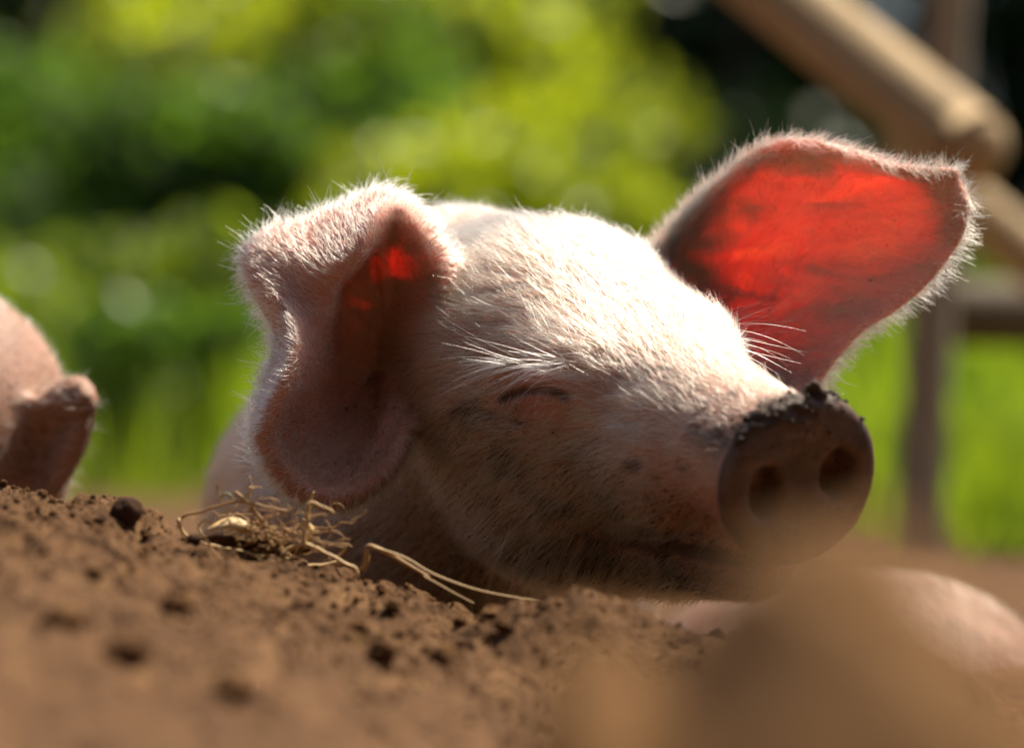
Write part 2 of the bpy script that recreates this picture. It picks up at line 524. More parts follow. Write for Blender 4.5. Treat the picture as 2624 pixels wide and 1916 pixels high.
# ============================================================ materials
class NT:
    def __init__(self, name):
        self.m = bpy.data.materials.new(name)
        self.m.use_nodes = True
        self.t = self.m.node_tree
        self.t.nodes.clear()
        self.out = self.t.nodes.new("ShaderNodeOutputMaterial")
    def n(self, typ, **kw):
        nd = self.t.nodes.new(typ)
        for k, v in kw.items():
            setattr(nd, k, v)
        return nd
    def l(self, a, b):
        self.t.links.new(a, b)
    def set(self, sock, v):
        if hasattr(v, "is_linked") or hasattr(v, "links"):
            self.l(v, sock)
        else:
            sock.default_value = v
    def noise(self, scale, detail=4, rough=0.55, vec=None, dist=0.0):
        nd = self.n("ShaderNodeTexNoise")
        nd.inputs["Scale"].default_value = scale
        nd.inputs["Detail"].default_value = detail
        nd.inputs["Roughness"].default_value = rough
        nd.inputs["Distortion"].default_value = dist
        self.l(vec if vec is not None else self.coord(), nd.inputs["Vector"])
        return nd.outputs["Fac"]
    def coord(self):
        if not hasattr(self, "_c"):
            self._c = self.n("ShaderNodeNewGeometry").outputs["Position"]
        return self._c
    def objcoord(self):
        return self.n("ShaderNodeTexCoord").outputs["Object"]
    def scaled(self, sx, sy, sz):
        mp = self.n("ShaderNodeMapping")
        mp.inputs["Scale"].default_value = (sx, sy, sz)
        self.l(self.coord(), mp.inputs["Vector"])
        return mp.outputs[0]
    def ramp(self, fac, stops):
        nd = self.n("ShaderNodeValToRGB")
        cr = nd.color_ramp
        while len(cr.elements) < len(stops):
            cr.elements.new(0.5)
        for e, (p, c) in zip(cr.elements, stops):
            e.position = p
            e.color = (c, c, c, 1) if not isinstance(c, (tuple, list)) else (*c, 1)
        self.l(fac, nd.inputs["Fac"])
        return nd.outputs["Color"]
    def mix(self, fac, a, b, blend='MIX'):
        nd = self.n("ShaderNodeMix", data_type='RGBA', blend_type=blend)
        self.set(nd.inputs[0], fac)
        for sock, v in ((nd.inputs[6], a), (nd.inputs[7], b)):
            if isinstance(v, (tuple, list)): sock.default_value = (*v, 1) if len(v) == 3 else v
            else: self.l(v, sock)
        return nd.outputs[2]
    def math(self, op, a, b=None, clamp=False):
        nd = self.n("ShaderNodeMath", operation=op, use_clamp=clamp)
        self.set(nd.inputs[0], a)
        if b is not None: self.set(nd.inputs[1], b)
        return nd.outputs[0]
    def attr(self, name):
        return self.n("ShaderNodeAttribute", attribute_name=name).outputs["Fac"]
    def attrcol(self, name):
        return self.n("ShaderNodeAttribute", attribute_name=name).outputs["Color"]
    def bump(self, h, strength, dist):
        nd = self.n("ShaderNodeBump")
        nd.inputs["Strength"].default_value = strength
        nd.inputs["Distance"].default_value = dist
        self.l(h, nd.inputs["Height"])
        return nd.outputs[0]
    def principled(self, **kw):
        nd = self.n("ShaderNodeBsdfPrincipled")
        for k, v in kw.items():
            s = nd.inputs[k.replace("_", " ")]
            if isinstance(v, tuple) and len(v) == 3 and s.type == 'RGBA': v = (*v, 1)
            self.set(s, v)
        return nd
    def finish(self, shader):
        self.l(shader.outputs[0] if hasattr(shader, "outputs") else shader, self.out.inputs["Surface"])
        return self.m

def mat_skin():
    t = NT("piglet_skin")
    mud = t.attr("mud"); pink = t.attr("pink")
    n1 = t.noise(45, 4); n2 = t.noise(430, 3); n3 = t.noise(1000, 2)
    pale = t.mix(t.ramp(n1, [(0.3, 0.0), (0.7, 1.0)]), (0.62, 0.40, 0.30), (0.72, 0.52, 0.40))
    rose = t.mix(t.ramp(n1, [(0.35, 0.0), (0.65, 1.0)]), (0.54, 0.24, 0.18), (0.61, 0.31, 0.24))
    base = t.mix(pink, pale, rose)
    # the ear's own network of veins and cartilage changes how far light reaches
    vein = t.noise(1.0, 5, 0.62, t.scaled(24, 24, 90), 0.9)
    thin = t.attr("ear")
    depth = t.math('MULTIPLY', t.ramp(vein, [(0.33, 0.30), (0.66, 1.35)]), t.math('ADD', 0.0013, t.math('MULTIPLY', thin, 0.0115)))
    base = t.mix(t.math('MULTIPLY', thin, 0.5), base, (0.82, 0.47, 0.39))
    wrp = t.n("ShaderNodeTexNoise"); wrp.inputs["Scale"].default_value = 90
    t.l(t.coord(), wrp.inputs["Vector"])
    va = t.n("ShaderNodeVectorMath", operation='MULTIPLY_ADD')
    t.l(wrp.outputs["Color"], va.inputs[0]); va.inputs[1].default_value = (0.02, 0.02, 0.02); t.l(t.coord(), va.inputs[2])
    mpv = t.n("ShaderNodeMapping"); mpv.inputs["Scale"].default_value = (32, 32, 62); t.l(va.outputs[0], mpv.inputs["Vector"])
    vo = t.n("ShaderNodeTexVoronoi", feature='DISTANCE_TO_EDGE'); vo.inputs["Scale"].default_value = 1.0
    t.l(mpv.outputs[0], vo.inputs["Vector"])
    line = t.math('MULTIPLY', t.ramp(vo.outputs["Distance"], [(0.0, 0.26), (0.055, 0.0)]), thin)
    base = t.mix(line, base, (0.45, 0.12, 0.10))
    film = t.math('MULTIPLY', mud, t.ramp(n1, [(0.30, 0.55), (0.62, 1.0)]))
    base = t.mix(t.math('MULTIPLY', film, 0.95), base, (0.23, 0.105, 0.046))
    # caked flecks of soil
    thr = t.math('ADD', n2, t.math('MULTIPLY', t.math('SUBTRACT', mud, 0.5), 0.16))
    fleck = t.ramp(thr, [(0.635, 0.0), (0.69, 0.9)])
    crust = t.attr("crust")
    thr2 = t.math('ADD', n3, t.math('MULTIPLY', t.math('SUBTRACT', mud, 0.5), 0.12))
    fleck2 = t.ramp(thr2, [(0.63, 0.0), (0.68, 0.85)])
    spot = t.math('MAXIMUM', crust, t.math('MAXIMUM', fleck, fleck2))
    base = t.mix(spot, base, (0.055, 0.030, 0.017))
    sss = t.math('SUBTRACT', 1.0, t.math('MULTIPLY', t.math('MAXIMUM', spot, film), 0.85), clamp=True)
    h = t.math('ADD', t.math('MULTIPLY', n2, 0.6), n3)
    p = t.principled(Base_Color=base, Roughness=0.55, Subsurface_Weight=sss, Subsurface_Scale=depth,
                     Subsurface_Radius=(1.0, 0.28, 0.19), Normal=t.bump(h, 0.55, 0.0006))
    p.subsurface_method = 'RANDOM_WALK'
    p.inputs["Specular IOR Level"].default_value = 0.30
    return t.finish(p)

def mat_hair(name, col, rough=0.32, rad=0.45):
    t = NT(name)
    h = t.n("ShaderNodeBsdfHairPrincipled")
    h.parametrization = 'COLOR'
    d = t.attr("dirt_shade")
    c = t.mix(d, col, (0.27, 0.145, 0.068))
    t.l(c, h.inputs["Color"])
    h.inputs["Roughness"].default_value = rough
    h.inputs["Radial Roughness"].default_value = rad
    for nm, v in (("Random Roughness", 0.2), ("Random Color", 0.15)):
        for sk in h.inputs:
            if sk.name == nm: sk.default_value = v
    return t.finish(h)

def mat_soil():
    t = NT("soil")
    n1 = t.noise(14, 6, 0.6); n2 = t.noise(120, 5, 0.65); n3 = t.noise(520, 4, 0.7)
    c = t.mix(t.ramp(n1, [(0.3, 0.0), (0.7, 1.0)]), (0.086, 0.045, 0.022), (0.148, 0.080, 0.041))
    c = t.mix(t.ramp(n2, [(0.35, 0.0), (0.68, 1.0)]), c, (0.165, 0.090, 0.046))
    c = t.mix(t.ramp(n3, [(0.30, 0.85), (0.45, 0.0)]), c, (0.055, 0.030, 0.018))
    n4 = t.noise(48, 3, 0.5); n5 = t.noise(70, 3, 0.5, t.scaled(1, 1, 1.01), 1.2)
    c = t.mix(t.ramp(n4, [(0.54, 0.0), (0.68, 0.8)]), c, (0.25, 0.140, 0.066))
    c = t.mix(t.ramp(n5, [(0.34, 0.9), (0.44, 0.0)]), c, (0.045, 0.022, 0.011))
    c = t.mix(t.ramp(n5, [(0.66, 0.0), (0.74, 0.5)]), c, (0.135, 0.110, 0.025))
    far = t.attr("meadow")
    c = t.mix(far, c, (0.06, 0.11, 0.02))
    h = t.math('ADD', t.math('MULTIPLY', n2, 0.7), t.math('MULTIPLY', n3, 0.45))
    return t.finish(t.principled(Base_Color=c, Roughness=0.95, Specular_IOR_Level=0.08, Normal=t.bump(h, 0.8, 0.006)))

def mat_plain(name, a, b, scale, rough=0.9, bump=0.0, bscale=None, dist=0.002):
    t = NT(name)
    n1 = t.noise(scale, 5, 0.6)
    c = t.mix(t.ramp(n1, [(0.32, 0.0), (0.68, 1.0)]), a, b)
    kw = dict(Base_Color=c, Roughness=rough)
    if rough > 0.85: kw["Specular_IOR_Level"] = 0.08
    if bump:
        kw["Normal"] = t.bump(t.noise(bscale or scale * 3, 5, 0.65), bump, dist)
    return t.finish(t.principled(**kw))

def mat_leaf(name, a, b, trans, tw=0.5):
    """leaves and blades: reflected and transmitted light, colour varied blade by blade"""
    t = NT(name)
    v = t.attr("tint")
    c = t.mix(v, a, b)
    d = t.n("ShaderNodeBsdfDiffuse"); t.l(c, d.inputs["Color"])
    tr = t.n("ShaderNodeBsdfTranslucent")
    t.l(t.mix(v, tuple(x * 0.55 for x in trans), tuple(min(1, x * 1.5) for x in trans)), tr.inputs["Color"])
    g = t.n("ShaderNodeBsdfGlossy"); g.inputs["Roughness"].default_value = 0.4
    g.inputs["Color"].default_value = (1, 1, 1, 1)
    m1 = t.n("ShaderNodeMixShader"); m1.inputs[0].default_value = tw
    t.l(d.outputs[0], m1.inputs[1]); t.l(tr.outputs[0], m1.inputs[2])
    m2 = t.n("ShaderNodeMixShader"); m2.inputs[0].default_value = 0.04
    t.l(m1.outputs[0], m2.inputs[1]); t.l(g.outputs[0], m2.inputs[2])
    return t.finish(m2)

def mat_wood(name, a, b, axis=(6, 6, 0.6)):
    t = NT(name)
    mp = t.n("ShaderNodeMapping"); mp.inputs["Scale"].default_value = axis
    t.l(t.objcoord(), mp.inputs["Vector"])
    n1 = t.noise(9, 6, 0.65, mp.outputs[0], 0.5); n2 = t.noise(40, 4, 0.6, mp.outputs[0])
    c = t.mix(t.ramp(n1, [(0.3, 0.0), (0.7, 1.0)]), a, b)
    c = t.mix(t.ramp(n2, [(0.32, 0.7), (0.5, 0.0)]), c, tuple(x * 0.4 for x in a))
    return t.finish(t.principled(Base_Color=c, Roughness=0.8, Normal=t.bump(n2, 0.5, 0.004)))

M_SKIN = mat_skin()
M_HAIR = mat_hair("pale_hair", (0.84, 0.67, 0.44))
M_WHISK = mat_hair("whisker_hair", (0.92, 0.83, 0.66), 0.25)
M_DARKHAIR = mat_hair("muddy_hair", (0.10, 0.055, 0.03), 0.4)
M_SOIL = mat_soil()
M_MUD = mat_plain("wet_mud", (0.032, 0.017, 0.010), (0.085, 0.046, 0.025), 300, 0.8, 0.8, 900, 0.001)
M_CLOD = mat_plain("dry_clod", (0.080, 0.039, 0.016), (0.145, 0.074, 0.031), 90, 0.95, 0.9, 260, 0.003)
M_BIGCLOD = mat_plain("near_clod", (0.070, 0.034, 0.013), (0.225, 0.120, 0.048), 26, 0.95, 0.9, 120, 0.008)
M_DARKCLOD = mat_plain("dark_clod", (0.045, 0.024, 0.014), (0.085, 0.045, 0.025), 90, 0.9, 0.9, 260, 0.003)
M_STRAW = mat_plain("dry_straw", (0.50, 0.31, 0.11), (0.70, 0.50, 0.24), 220, 0.6)
M_STRAW2 = mat_plain("brown_straw", (0.30, 0.16, 0.055), (0.48, 0.29, 0.11), 220, 0.65)
M_GREENSTEM = mat_plain("green_stem", (0.12, 0.16, 0.04), (0.24, 0.26, 0.08), 200, 0.5)
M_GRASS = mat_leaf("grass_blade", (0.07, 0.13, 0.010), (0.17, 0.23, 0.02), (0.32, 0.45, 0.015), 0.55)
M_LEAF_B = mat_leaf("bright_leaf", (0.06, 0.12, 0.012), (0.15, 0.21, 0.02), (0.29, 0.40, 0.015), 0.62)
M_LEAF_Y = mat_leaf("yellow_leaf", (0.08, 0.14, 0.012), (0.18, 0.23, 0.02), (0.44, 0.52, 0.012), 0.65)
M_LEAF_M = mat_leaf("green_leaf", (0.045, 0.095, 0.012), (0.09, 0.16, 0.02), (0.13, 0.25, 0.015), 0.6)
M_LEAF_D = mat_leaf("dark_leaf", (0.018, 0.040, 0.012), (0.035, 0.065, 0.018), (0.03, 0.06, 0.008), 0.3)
M_BARK = mat_plain("bark", (0.06, 0.042, 0.028), (0.13, 0.09, 0.06), 30, 0.95, 0.8, 80, 0.01)
M_POLE = mat_wood("weathered_pole", (0.40, 0.27, 0.13), (0.58, 0.42, 0.22))
M_DIM = mat_wood("dim_board", (0.13, 0.095, 0.06), (0.20, 0.15, 0.10))
M_POST = mat_wood("grey_brown_post", (0.30, 0.25, 0.18), (0.42, 0.35, 0.26))
# ------------------------------------------------ piglet object, its colouring
def smooth01(x, a, b):
    t = np.clip((x - a) / (b - a), 0, 1)
    return t * t * (3 - 2 * t)

def vert_normals(V, Q):
    n = np.cross(V[Q[:, 2]] - V[Q[:, 0]], V[Q[:, 3]] - V[Q[:, 1]])
    N = np.zeros_like(V)
    for k in range(4):
        np.add.at(N, Q[:, k], n)
    return N / np.maximum(np.linalg.norm(N, axis=1), 1e-12)[:, None]

# a light smoothing pass takes the grid steps out of the skin
def relax(V, Q, it, w):
    E = np.concatenate([Q[:, [0, 1]], Q[:, [1, 2]], Q[:, [2, 3]], Q[:, [3, 0]]])
    E = np.concatenate([E, E[:, ::-1]])
    cnt = np.bincount(E[:, 0], minlength=len(V)).astype(float)
    for _ in range(it):
        S = np.stack([np.bincount(E[:, 0], weights=V[E[:, 1], k], minlength=len(V)) for k in range(3)], 1)
        V = V + w * (S / cnt[:, None] - V)
    return V
PV = relax(PV, PQ, 2, 0.4)
PN = vert_normals(PV, PQ)
PH0 = to_head(PV)
PCORE0 = np.minimum(head_core(PV), body_core(PV))
soft = smooth01(-PCORE0, -0.0025, -0.0005) * (1 - np.exp(-(np.linalg.norm((PV - EYE_C) / 0.014, axis=1)) ** 4)) * (1 - smooth01(PH0[:, 0], 8.0, 9.0)) * smooth01(-PH0[:, 2], -2.5, -0.5)
PV = PV + PN * (soft * (0.0011 * fbm(PV * np.array([1, 1, 1.5]), 42, 2, 15) + 0.0006 * fbm(PV, 115, 2, 16)))[:, None]
PN = vert_normals(PV, PQ)
crust_w = smooth01(PH0[:, 0] + 0.3 * fbm(PV, 120, 2, 3), 8.5, 9.3) * smooth01(PH0[:, 2] + 0.9 * fbm(PV, 90, 3, 4) - 0.5 * smooth01(PH0[:, 0], 9.6, 10.4), 1.3, 2.2) * (1 - smooth01(PH0[:, 0], 10.5, 10.8))
disc_w = smooth01(PH0[:, 0], 9.6, 10.1) * smooth01(PCORE0, -0.004, -0.0005)
PV = PV + PN * (disc_w * (0.0005 * fbm(PV, 130, 3, 61) + 0.0009 * np.clip(fbm(PV, 75, 2, 62), 0, 1)))[:, None]
PV = PV + PN * (crust_w * (0.0006 + 0.0016 * fbm(PV, 260, 3, 8)))[:, None]
PN = vert_normals(PV, PQ)
PH = to_head(PV)
PCORE = np.minimum(head_core(PV), body_core(PV))

# which vertices belong to an ear, and where on it
E_ID = np.zeros(len(PV), np.int8)
E_UV = np.zeros((len(PV), 2)); E_DIR = np.zeros((len(PV), 3)); E_SIDE = np.zeros(len(PV))
def sheet_dirs(G, kind):
    du = np.gradient(G, axis=0); dv = np.gradient(G, axis=1)
    n = np.cross(du, dv)
    n /= np.maximum(np.linalg.norm(n, axis=-1), 1e-12)[..., None]
    n = np.where((n[..., 1:2] > 0), -n, n)                    # toward the camera side
    du /= np.maximum(np.linalg.norm(du, axis=-1), 1e-12)[..., None]
    dv /= np.maximum(np.linalg.norm(dv, axis=-1), 1e-12)[..., None]
    nv = G.shape[1]
    if kind == 1:
        d = -dv
    else:
        v = np.linspace(-1, 1, nv)[None, :, None]
        d = du * 0.7 + dv * v * np.abs(v) * 1.3
    return d, n
for eid, e, kind in ((1, ear_near, 1), (2, ear_far, 2)):
    d, n = sheet_dirs(e.G, kind)
    dF = d.reshape(-1, 3)[e.F].mean(1); nF = n.reshape(-1, 3)[e.F].mean(1)
    cand = np.where((PCORE > 0.0012) & ((PV > e.lo) & (PV < e.hi)).all(1))[0]
    near = e.bvh.find_nearest
    for i in cand:
        r = near(PV[i], 0.009)
        if r[0] is not None:
            E_ID[i] = eid; E_UV[i] = e.uvf[r[2]]; E_DIR[i] = dF[r[2]]
            E_SIDE[i] = PN[i] @ nF[r[2]]

a, b, c = PH[:, 0], PH[:, 1], PH[:, 2]
nz = fbm(PV, 55, 3, 5)
on_head = (E_ID == 0)
mud = 0.10 + 0.10 * nz + 0.16 * smooth01(-c, -2.0, 0.5)  # mud film, thickened low on the face to paint its shaded side darker
mud += 0.45 * smooth01(a + 0.5 * fbm(PV, 130, 3, 6), 8.2, 9.1) * smooth01(c + 0.9 * fbm(PV, 90, 3, 4) - 0.5 * smooth01(a, 9.6, 10.4), 1.0, 2.0)          # caked bridge of the snout
mud += (0.85 + 0.25 * fbm(PV, 70, 3, 41)) * smooth01(a, 9.0, 9.9)                                                    # rooting disc: mud, deepened to hold its shade as well
mud += 0.24 * smooth01(-c + 1.2 * nz, -0.6, 1.6) * (1 - smooth01(a, 7.5, 9)) + 0.55 * smooth01(-c + 1.6 * nz, 0.4, 3.0) * smooth01(-a, -9.0, -6.0)             # jowl and jaw: mud plus painted shade
mud += 0.30 * smooth01(-c, 0.2, 2.4) * smooth01(a, -3, 1) * (0.6 + 0.9 * nz)  # cheek below the eye: mud with shade painted in
mud = np.where(E_ID > 0, 0.10 + 0.06 * nz, mud)
lowear = smooth01(E_UV[:, 0], 0.52, 0.72) * (E_ID == 1)
mud += lowear * (0.42 + 0.35 * smooth01(E_UV[:, 1], 0.45, 0.9))  # lower lobe of the near ear browned to look shaded
mud += (E_ID == 1) * smooth01(E_UV[:, 1], 0.72, 0.95) * 0.5  # shade of the ear cavity painted in through the film
mud += (E_ID == 2) * 0.22 * smooth01(E_UV[:, 0], 0.80, 0.95)
de, _ = polyline_d(PV, EYE_S)
mud += 0.35 * np.exp(-(de / 0.0022) ** 2)  # dark lash line and the slit's shade painted in
mud += 0.35 * smooth01(a + 0.6 * nz, 6.5, 9.0) * smooth01(c + 0.8 * nz, -0.5, 1.6) * on_head
mud = np.clip(mud, 0, 1)
pink = 0.25 + 0.2 * nz
pink += 0.75 * np.exp(-(np.linalg.norm((PV - EYE_C) / 0.020, axis=1)) ** 2)
pink += 0.55 * smooth01(a, 4.5, 8.0) * smooth01(-c, -0.6, 1.2)
pink += 0.30 * (E_ID > 0) + 0.35 * (E_ID == 1)
pink = np.clip(pink, 0, 1)
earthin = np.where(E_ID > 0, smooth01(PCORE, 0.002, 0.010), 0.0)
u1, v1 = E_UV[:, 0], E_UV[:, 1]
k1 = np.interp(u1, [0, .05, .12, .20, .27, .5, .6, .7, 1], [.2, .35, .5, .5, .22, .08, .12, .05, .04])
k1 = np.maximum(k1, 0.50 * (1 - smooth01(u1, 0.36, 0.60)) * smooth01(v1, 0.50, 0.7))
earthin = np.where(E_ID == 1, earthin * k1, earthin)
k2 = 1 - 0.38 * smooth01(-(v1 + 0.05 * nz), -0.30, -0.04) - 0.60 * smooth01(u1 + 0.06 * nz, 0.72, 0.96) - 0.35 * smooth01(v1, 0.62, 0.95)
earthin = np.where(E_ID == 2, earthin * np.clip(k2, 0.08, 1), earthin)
nosd = ell(np.stack([a, np.abs(b), c], 1), (10.75, 1.45, -0.15), (1.6, 0.64, 0.95))
crust = smooth01(crust_w + 0.25 * fbm(PV, 330, 2, 91), 0.30, 0.75)
crust = np.maximum(crust, smooth01(-nosd, 0.10, 0.55) * (a > 8.5) * (E_ID == 0))  # nostril hollows painted dark in place of their shade
crust = np.maximum(crust, 0.92 * np.exp(-(polyline_d(PV, EYE_S)[0] / 0.00175) ** 5))  # lash-line pigment, with the dark of the eye slit painted in
crust = np.maximum(crust, (0.74 + 0.5 * fbm(PV, 85, 3, 141)) * smooth01(a, 9.35, 9.9) * on_head)
patch = smooth01(fbm(PV, 62, 3, 151) + 0.25 * smooth01(-c, 0.5, 4.5), 0.22, 0.48) * smooth01(-c, -0.6, 1.2) * smooth01(a, -7, -3) * (1 - np.exp(-(np.linalg.norm((PV - EYE_C) / 0.016, axis=1)) ** 4))
crust = np.maximum(crust, 0.85 * patch * on_head)
crust = np.maximum(crust, 0.8 * smooth01(fbm(PV, 95, 3, 161) + 0.5 * smooth01(a, 6.8, 8.8), 0.30, 0.55) * smooth01(a, 6.3, 7.6) * smooth01(c, 0.2, 1.4) * on_head)
crust = np.clip(crust, 0, 1)
crust = np.maximum(crust, 0.9 * np.exp(-(polyline_d(PV, MOUTH_S)[0] / 0.0032) ** 6))  # mouth crease painted dark to read as a shadow line

piglet = tag(empty("piglet", (BODY_C[0], BODY_C[1], 0.0)), "pale pink piglet with closed eyes, mud on its snout and a glowing red far ear", "piglet", "piglets")
body_me = mesh_from("piglet_body", PV, PQ)
for nm, arr in (("mud", mud), ("pink", pink), ("ear", earthin), ("crust", crust)):
    at = body_me.attributes.new(nm, 'FLOAT', 'POINT'); at.data.foreach_set("value", arr.astype(np.float32))
link("body", body_me, M_SKIN, piglet)

# ------------------------------------------------ hair
def strands(name, P0, D, L, R, mat, parent, lift=None, N=None, npt=6, bend=None, dirt_shade=None):
    """Curves from root points: direction D, length L, root radius R, bend vector added with t squared."""
    n = len(P0)
    t = np.linspace(0, 1, npt)[None, :, None]
    pts = P0[:, None] + D[:, None] * (L[:, None, None] * t)
    if bend is not None:
        pts = pts + bend[:, None] * (L[:, None, None] * t ** 2)
    cu = bpy.data.hair_curves.new(name)
    cu.add_curves([npt] * n)
    cu.attributes["position"].data.foreach_set("vector", pts.astype(np.float32).ravel()) if "position" in cu.attributes else cu.position_data.foreach_set("vector", pts.astype(np.float32).ravel())
    rad = (R[:, None] * (1 - 0.80 * np.linspace(0, 1, npt)[None] ** 1.4)).astype(np.float32)
    at = cu.attributes.get("radius") or cu.attributes.new("radius", 'FLOAT', 'POINT')
    at.data.foreach_set("value", rad.ravel())
    at = cu.attributes.new("dirt_shade", 'FLOAT', 'POINT')
    dd = np.zeros(n) if dirt_shade is None else dirt_shade
    at.data.foreach_set("value", np.repeat(dd, npt).astype(np.float32))
    o = bpy.data.objects.new(name, cu)
    cu.materials.append(mat)
    COL.objects.link(o)
    if parent is not None:
        o.parent = parent; o.matrix_parent_inverse = parent.matrix_basis.inverted()
    return o

if hasattr(scene, "cycles_curves"):
    scene.cycles_curves.shape = 'RIBBONS'
fa = 0.5 * np.linalg.norm(np.cross(PV[PQ[:, 2]] - PV[PQ[:, 0]], PV[PQ[:, 3]] - PV[PQ[:, 1]]), axis=1)
def sample(density_v, total_scale=1.0):
    w = fa * density_v[PQ].mean(1)
    n = int(w.sum() * total_scale)
    f = rng.choice(len(PQ), n, p=w / w.sum())
    u, v = rng.random(n), rng.random(n)
    k = np.stack([(1 - u) * (1 - v), u * (1 - v), u * v, (1 - u) * v], 1)
    q = PQ[f]
    def lerp(A):
        return (A[q] * (k if A.ndim == 1 else k[..., None])).sum(1)
    return lerp, q

dens = np.full(len(PV), 1.0e6)
dens[PV[:, 1] > 0.115] = 0.9e6
dens *= 1 - smooth01(a, 8.6, 9.5) * on_head                                     # bare disc
dens *= 1 - 0.55 * smooth01(a, 5.0, 7.5) * smooth01(-c, -0.5, 1.0) * on_head     # thin on the muzzle
dens *= 1 - 0.97 * np.exp(-(np.linalg.norm((PV - EYE_C - HU * 0.002) / 0.0115, axis=1)) ** 4)
dens = np.where((E_ID == 2) & (E_SIDE > 0.2), 0.35e6 + 2.4e6 * smooth01(-E_UV[:, 0] - 0.15 * E_UV[:, 1], -0.40, -0.12) + 1.6e6 * smooth01(-E_UV[:, 1], -0.22, -0.05) * smooth01(-E_UV[:, 0], -0.55, -0.35) + 0.5e6 * smooth01(-E_UV[:, 1], -0.12, 0.0), dens)
dens = np.where((E_ID == 1) & (E_SIDE > 0.2), 0.85e6 * (1 - smooth01(E_UV[:, 1], 0.45, 0.62)) + 0.12e6, dens)
dens = np.where((E_ID > 0) & (E_SIDE <= 0.2), 1.2e6, dens)
lerp, q = sample(dens)
P0, NN = lerp(PV), lerp(PN)
slit = (polyline_d(P0, EYE_S)[0] > 0.0024) & (polyline_d(P0, MOUTH_S)[0] > 0.0034)
NN /= np.linalg.norm(NN, axis=1)[:, None]
hq = to_head(P0)
eid = E_ID[q[:, 0]]; euv = lerp(E_UV); ed = E_DIR[q[:, 0]]; es = E_SIDE[q[:, 0]]
n = len(P0)
# lie of the coat: back from the snout, turning down over the cheek
wdown = 0.05 + 0.30 * smooth01(-hq[:, 2], -2.2, 0.2) + 0.75 * smooth01(-hq[:, 2], 0.2, 3.0)
wdown *= 1 - 0.5 * smooth01(hq[:, 0], 4, 8)
D = -HF[None] + wdown[:, None] * (-HU)[None] + 0.30 * np.clip(hq[:, 1:2] / 4, -1, 1) * HL[None]
sw = np.stack([fbm(P0, 38, 2, 31), fbm(P0, 38, 2, 47), fbm(P0, 38, 2, 59)], 1)
fine = np.stack([fbm(P0, 230, 2, 71), fbm(P0, 230, 2, 83), fbm(P0, 230, 2, 97)], 1)
isear = eid > 0
D = np.where(isear[:, None], ed, D)
D = D + 0.45 * sw + 0.70 * fine + rng.normal(0, 0.16, (n, 3))
D -= NN * (D * NN).sum(1)[:, None]
D /= np.maximum(np.linalg.norm(D, axis=1), 1e-9)[:, None]
lift = np.where(isear, 0.22, 0.14) + rng.random(n) * 0.24
rim = np.where(eid == 1, smooth01(-euv[:, 1], -0.14, -0.02), 0) + np.where(eid == 2, np.maximum(np.maximum(smooth01(-euv[:, 1], -0.10, -0.01), smooth01(euv[:, 1], 0.90, 0.99)), smooth01(euv[:, 0], 0.93, 0.995)), 0)
crown = smooth01(-hq[:, 0], 4.5, 8) * smooth01(hq[:, 2], 0.5, 2.5) * ~isear
lift = lift + 0.18 * rim + 0.55 * crown * rng.random(n)
L = 0.0078 + 0.0075 * rng.random(n) ** 2
L *= 1 - 0.55 * smooth01(hq[:, 0], 4.0, 8.0) * ~isear
L = np.where(isear, 0.0042 + 0.0030 * rng.random(n), L)
L = L + rim * np.where(eid == 2, 0.002 + 0.003 * rng.random(n), 0.004 + 0.004 * rng.random(n)) + crown * 0.007 * rng.random(n)
de = np.linalg.norm(P0 - EYE_C, axis=1)
L *= 1 - 0.6 * np.exp(-(de / 0.013) ** 4)
basefur = (eid == 2) & (es > 0.2) & (euv[:, 0] < 0.45)
L[basefur] *= 1.5
D = D + NN * lift[:, None]
D /= np.linalg.norm(D, axis=1)[:, None]
bend = -NN * (lift * 0.45)[:, None] + np.array([0, 0, -0.10]) + rng.normal(0, 0.12, (n, 3))
R = 0.000068 + 0.000055 * rng.random(n)
dirt_shade = np.clip(lerp(mud) * 0.45 - 0.10 + 0.45 * (rng.random(n) - 0.4) + 0.35 * np.clip(fbm(P0, 70, 2, 14), 0, 1) + 0.25 * fbm(P0, 90, 2, 12) + 0.22 * smooth01(-hq[:, 2], -1.5, 1.5) * ~isear, 0, 0.65)  # dirty strands, tinted further on the lower face to deepen its shade
dirt_shade = np.where(rng.random(n) < 0.07, 0.95, dirt_shade)
dirt_shade = np.where(basefur, 0.0, dirt_shade)
strands("hair", (P0 - NN * 0.0002)[slit], D[slit], L[slit], R[slit], M_HAIR, piglet, bend=bend[slit], dirt_shade=dirt_shade[slit])
print("hairs", n)

# long hairs of brow, lash and cheek, rooted where the photograph shows them
def long_hairs(name, roots, mat, radius):
    P, Dd, Ll, Bb = [], [], [], []
    for (px, py, tx, ty, toward, L_, curl) in roots:
        r = march(px, py, pig_face)
        k = PX * (1 + r[1] / CAM_D)
        v = np.array([(tx - px) * k, -toward, -(ty - py) * k])
        ln = np.linalg.norm(v)
        P.append(r); Dd.append(v / ln); Ll.append(ln * L_)
        Bb.append(np.array([0, 0.05, curl]) + rng.normal(0, 0.07, 3))
    return strands(name, np.array(P), np.array(Dd), np.array(Ll), np.full(len(P), radius) * (0.8 + 0.4 * rng.random(len(P))), mat, piglet, npt=9, bend=np.array(Bb))
pig_face = lambda p: pig_sdf(p)
brow = []
for k in range(64):
    x = 1300 + 170 * rng.random(); y = 918 + 26 * rng.random() - 0.00045 * (x - 1390) ** 2
    ang = math.radians(rng.normal(178 + (x - 1390) * 0.10, 14))
    ln = rng.uniform(90, 250) * (1.0 if x < 1420 else 0.8)
    brow.append((x, y, x + math.cos(ang) * ln, y - math.sin(ang) * ln, rng.uniform(0.004, 0.014), 1.0, rng.normal(-0.22, 0.18)))
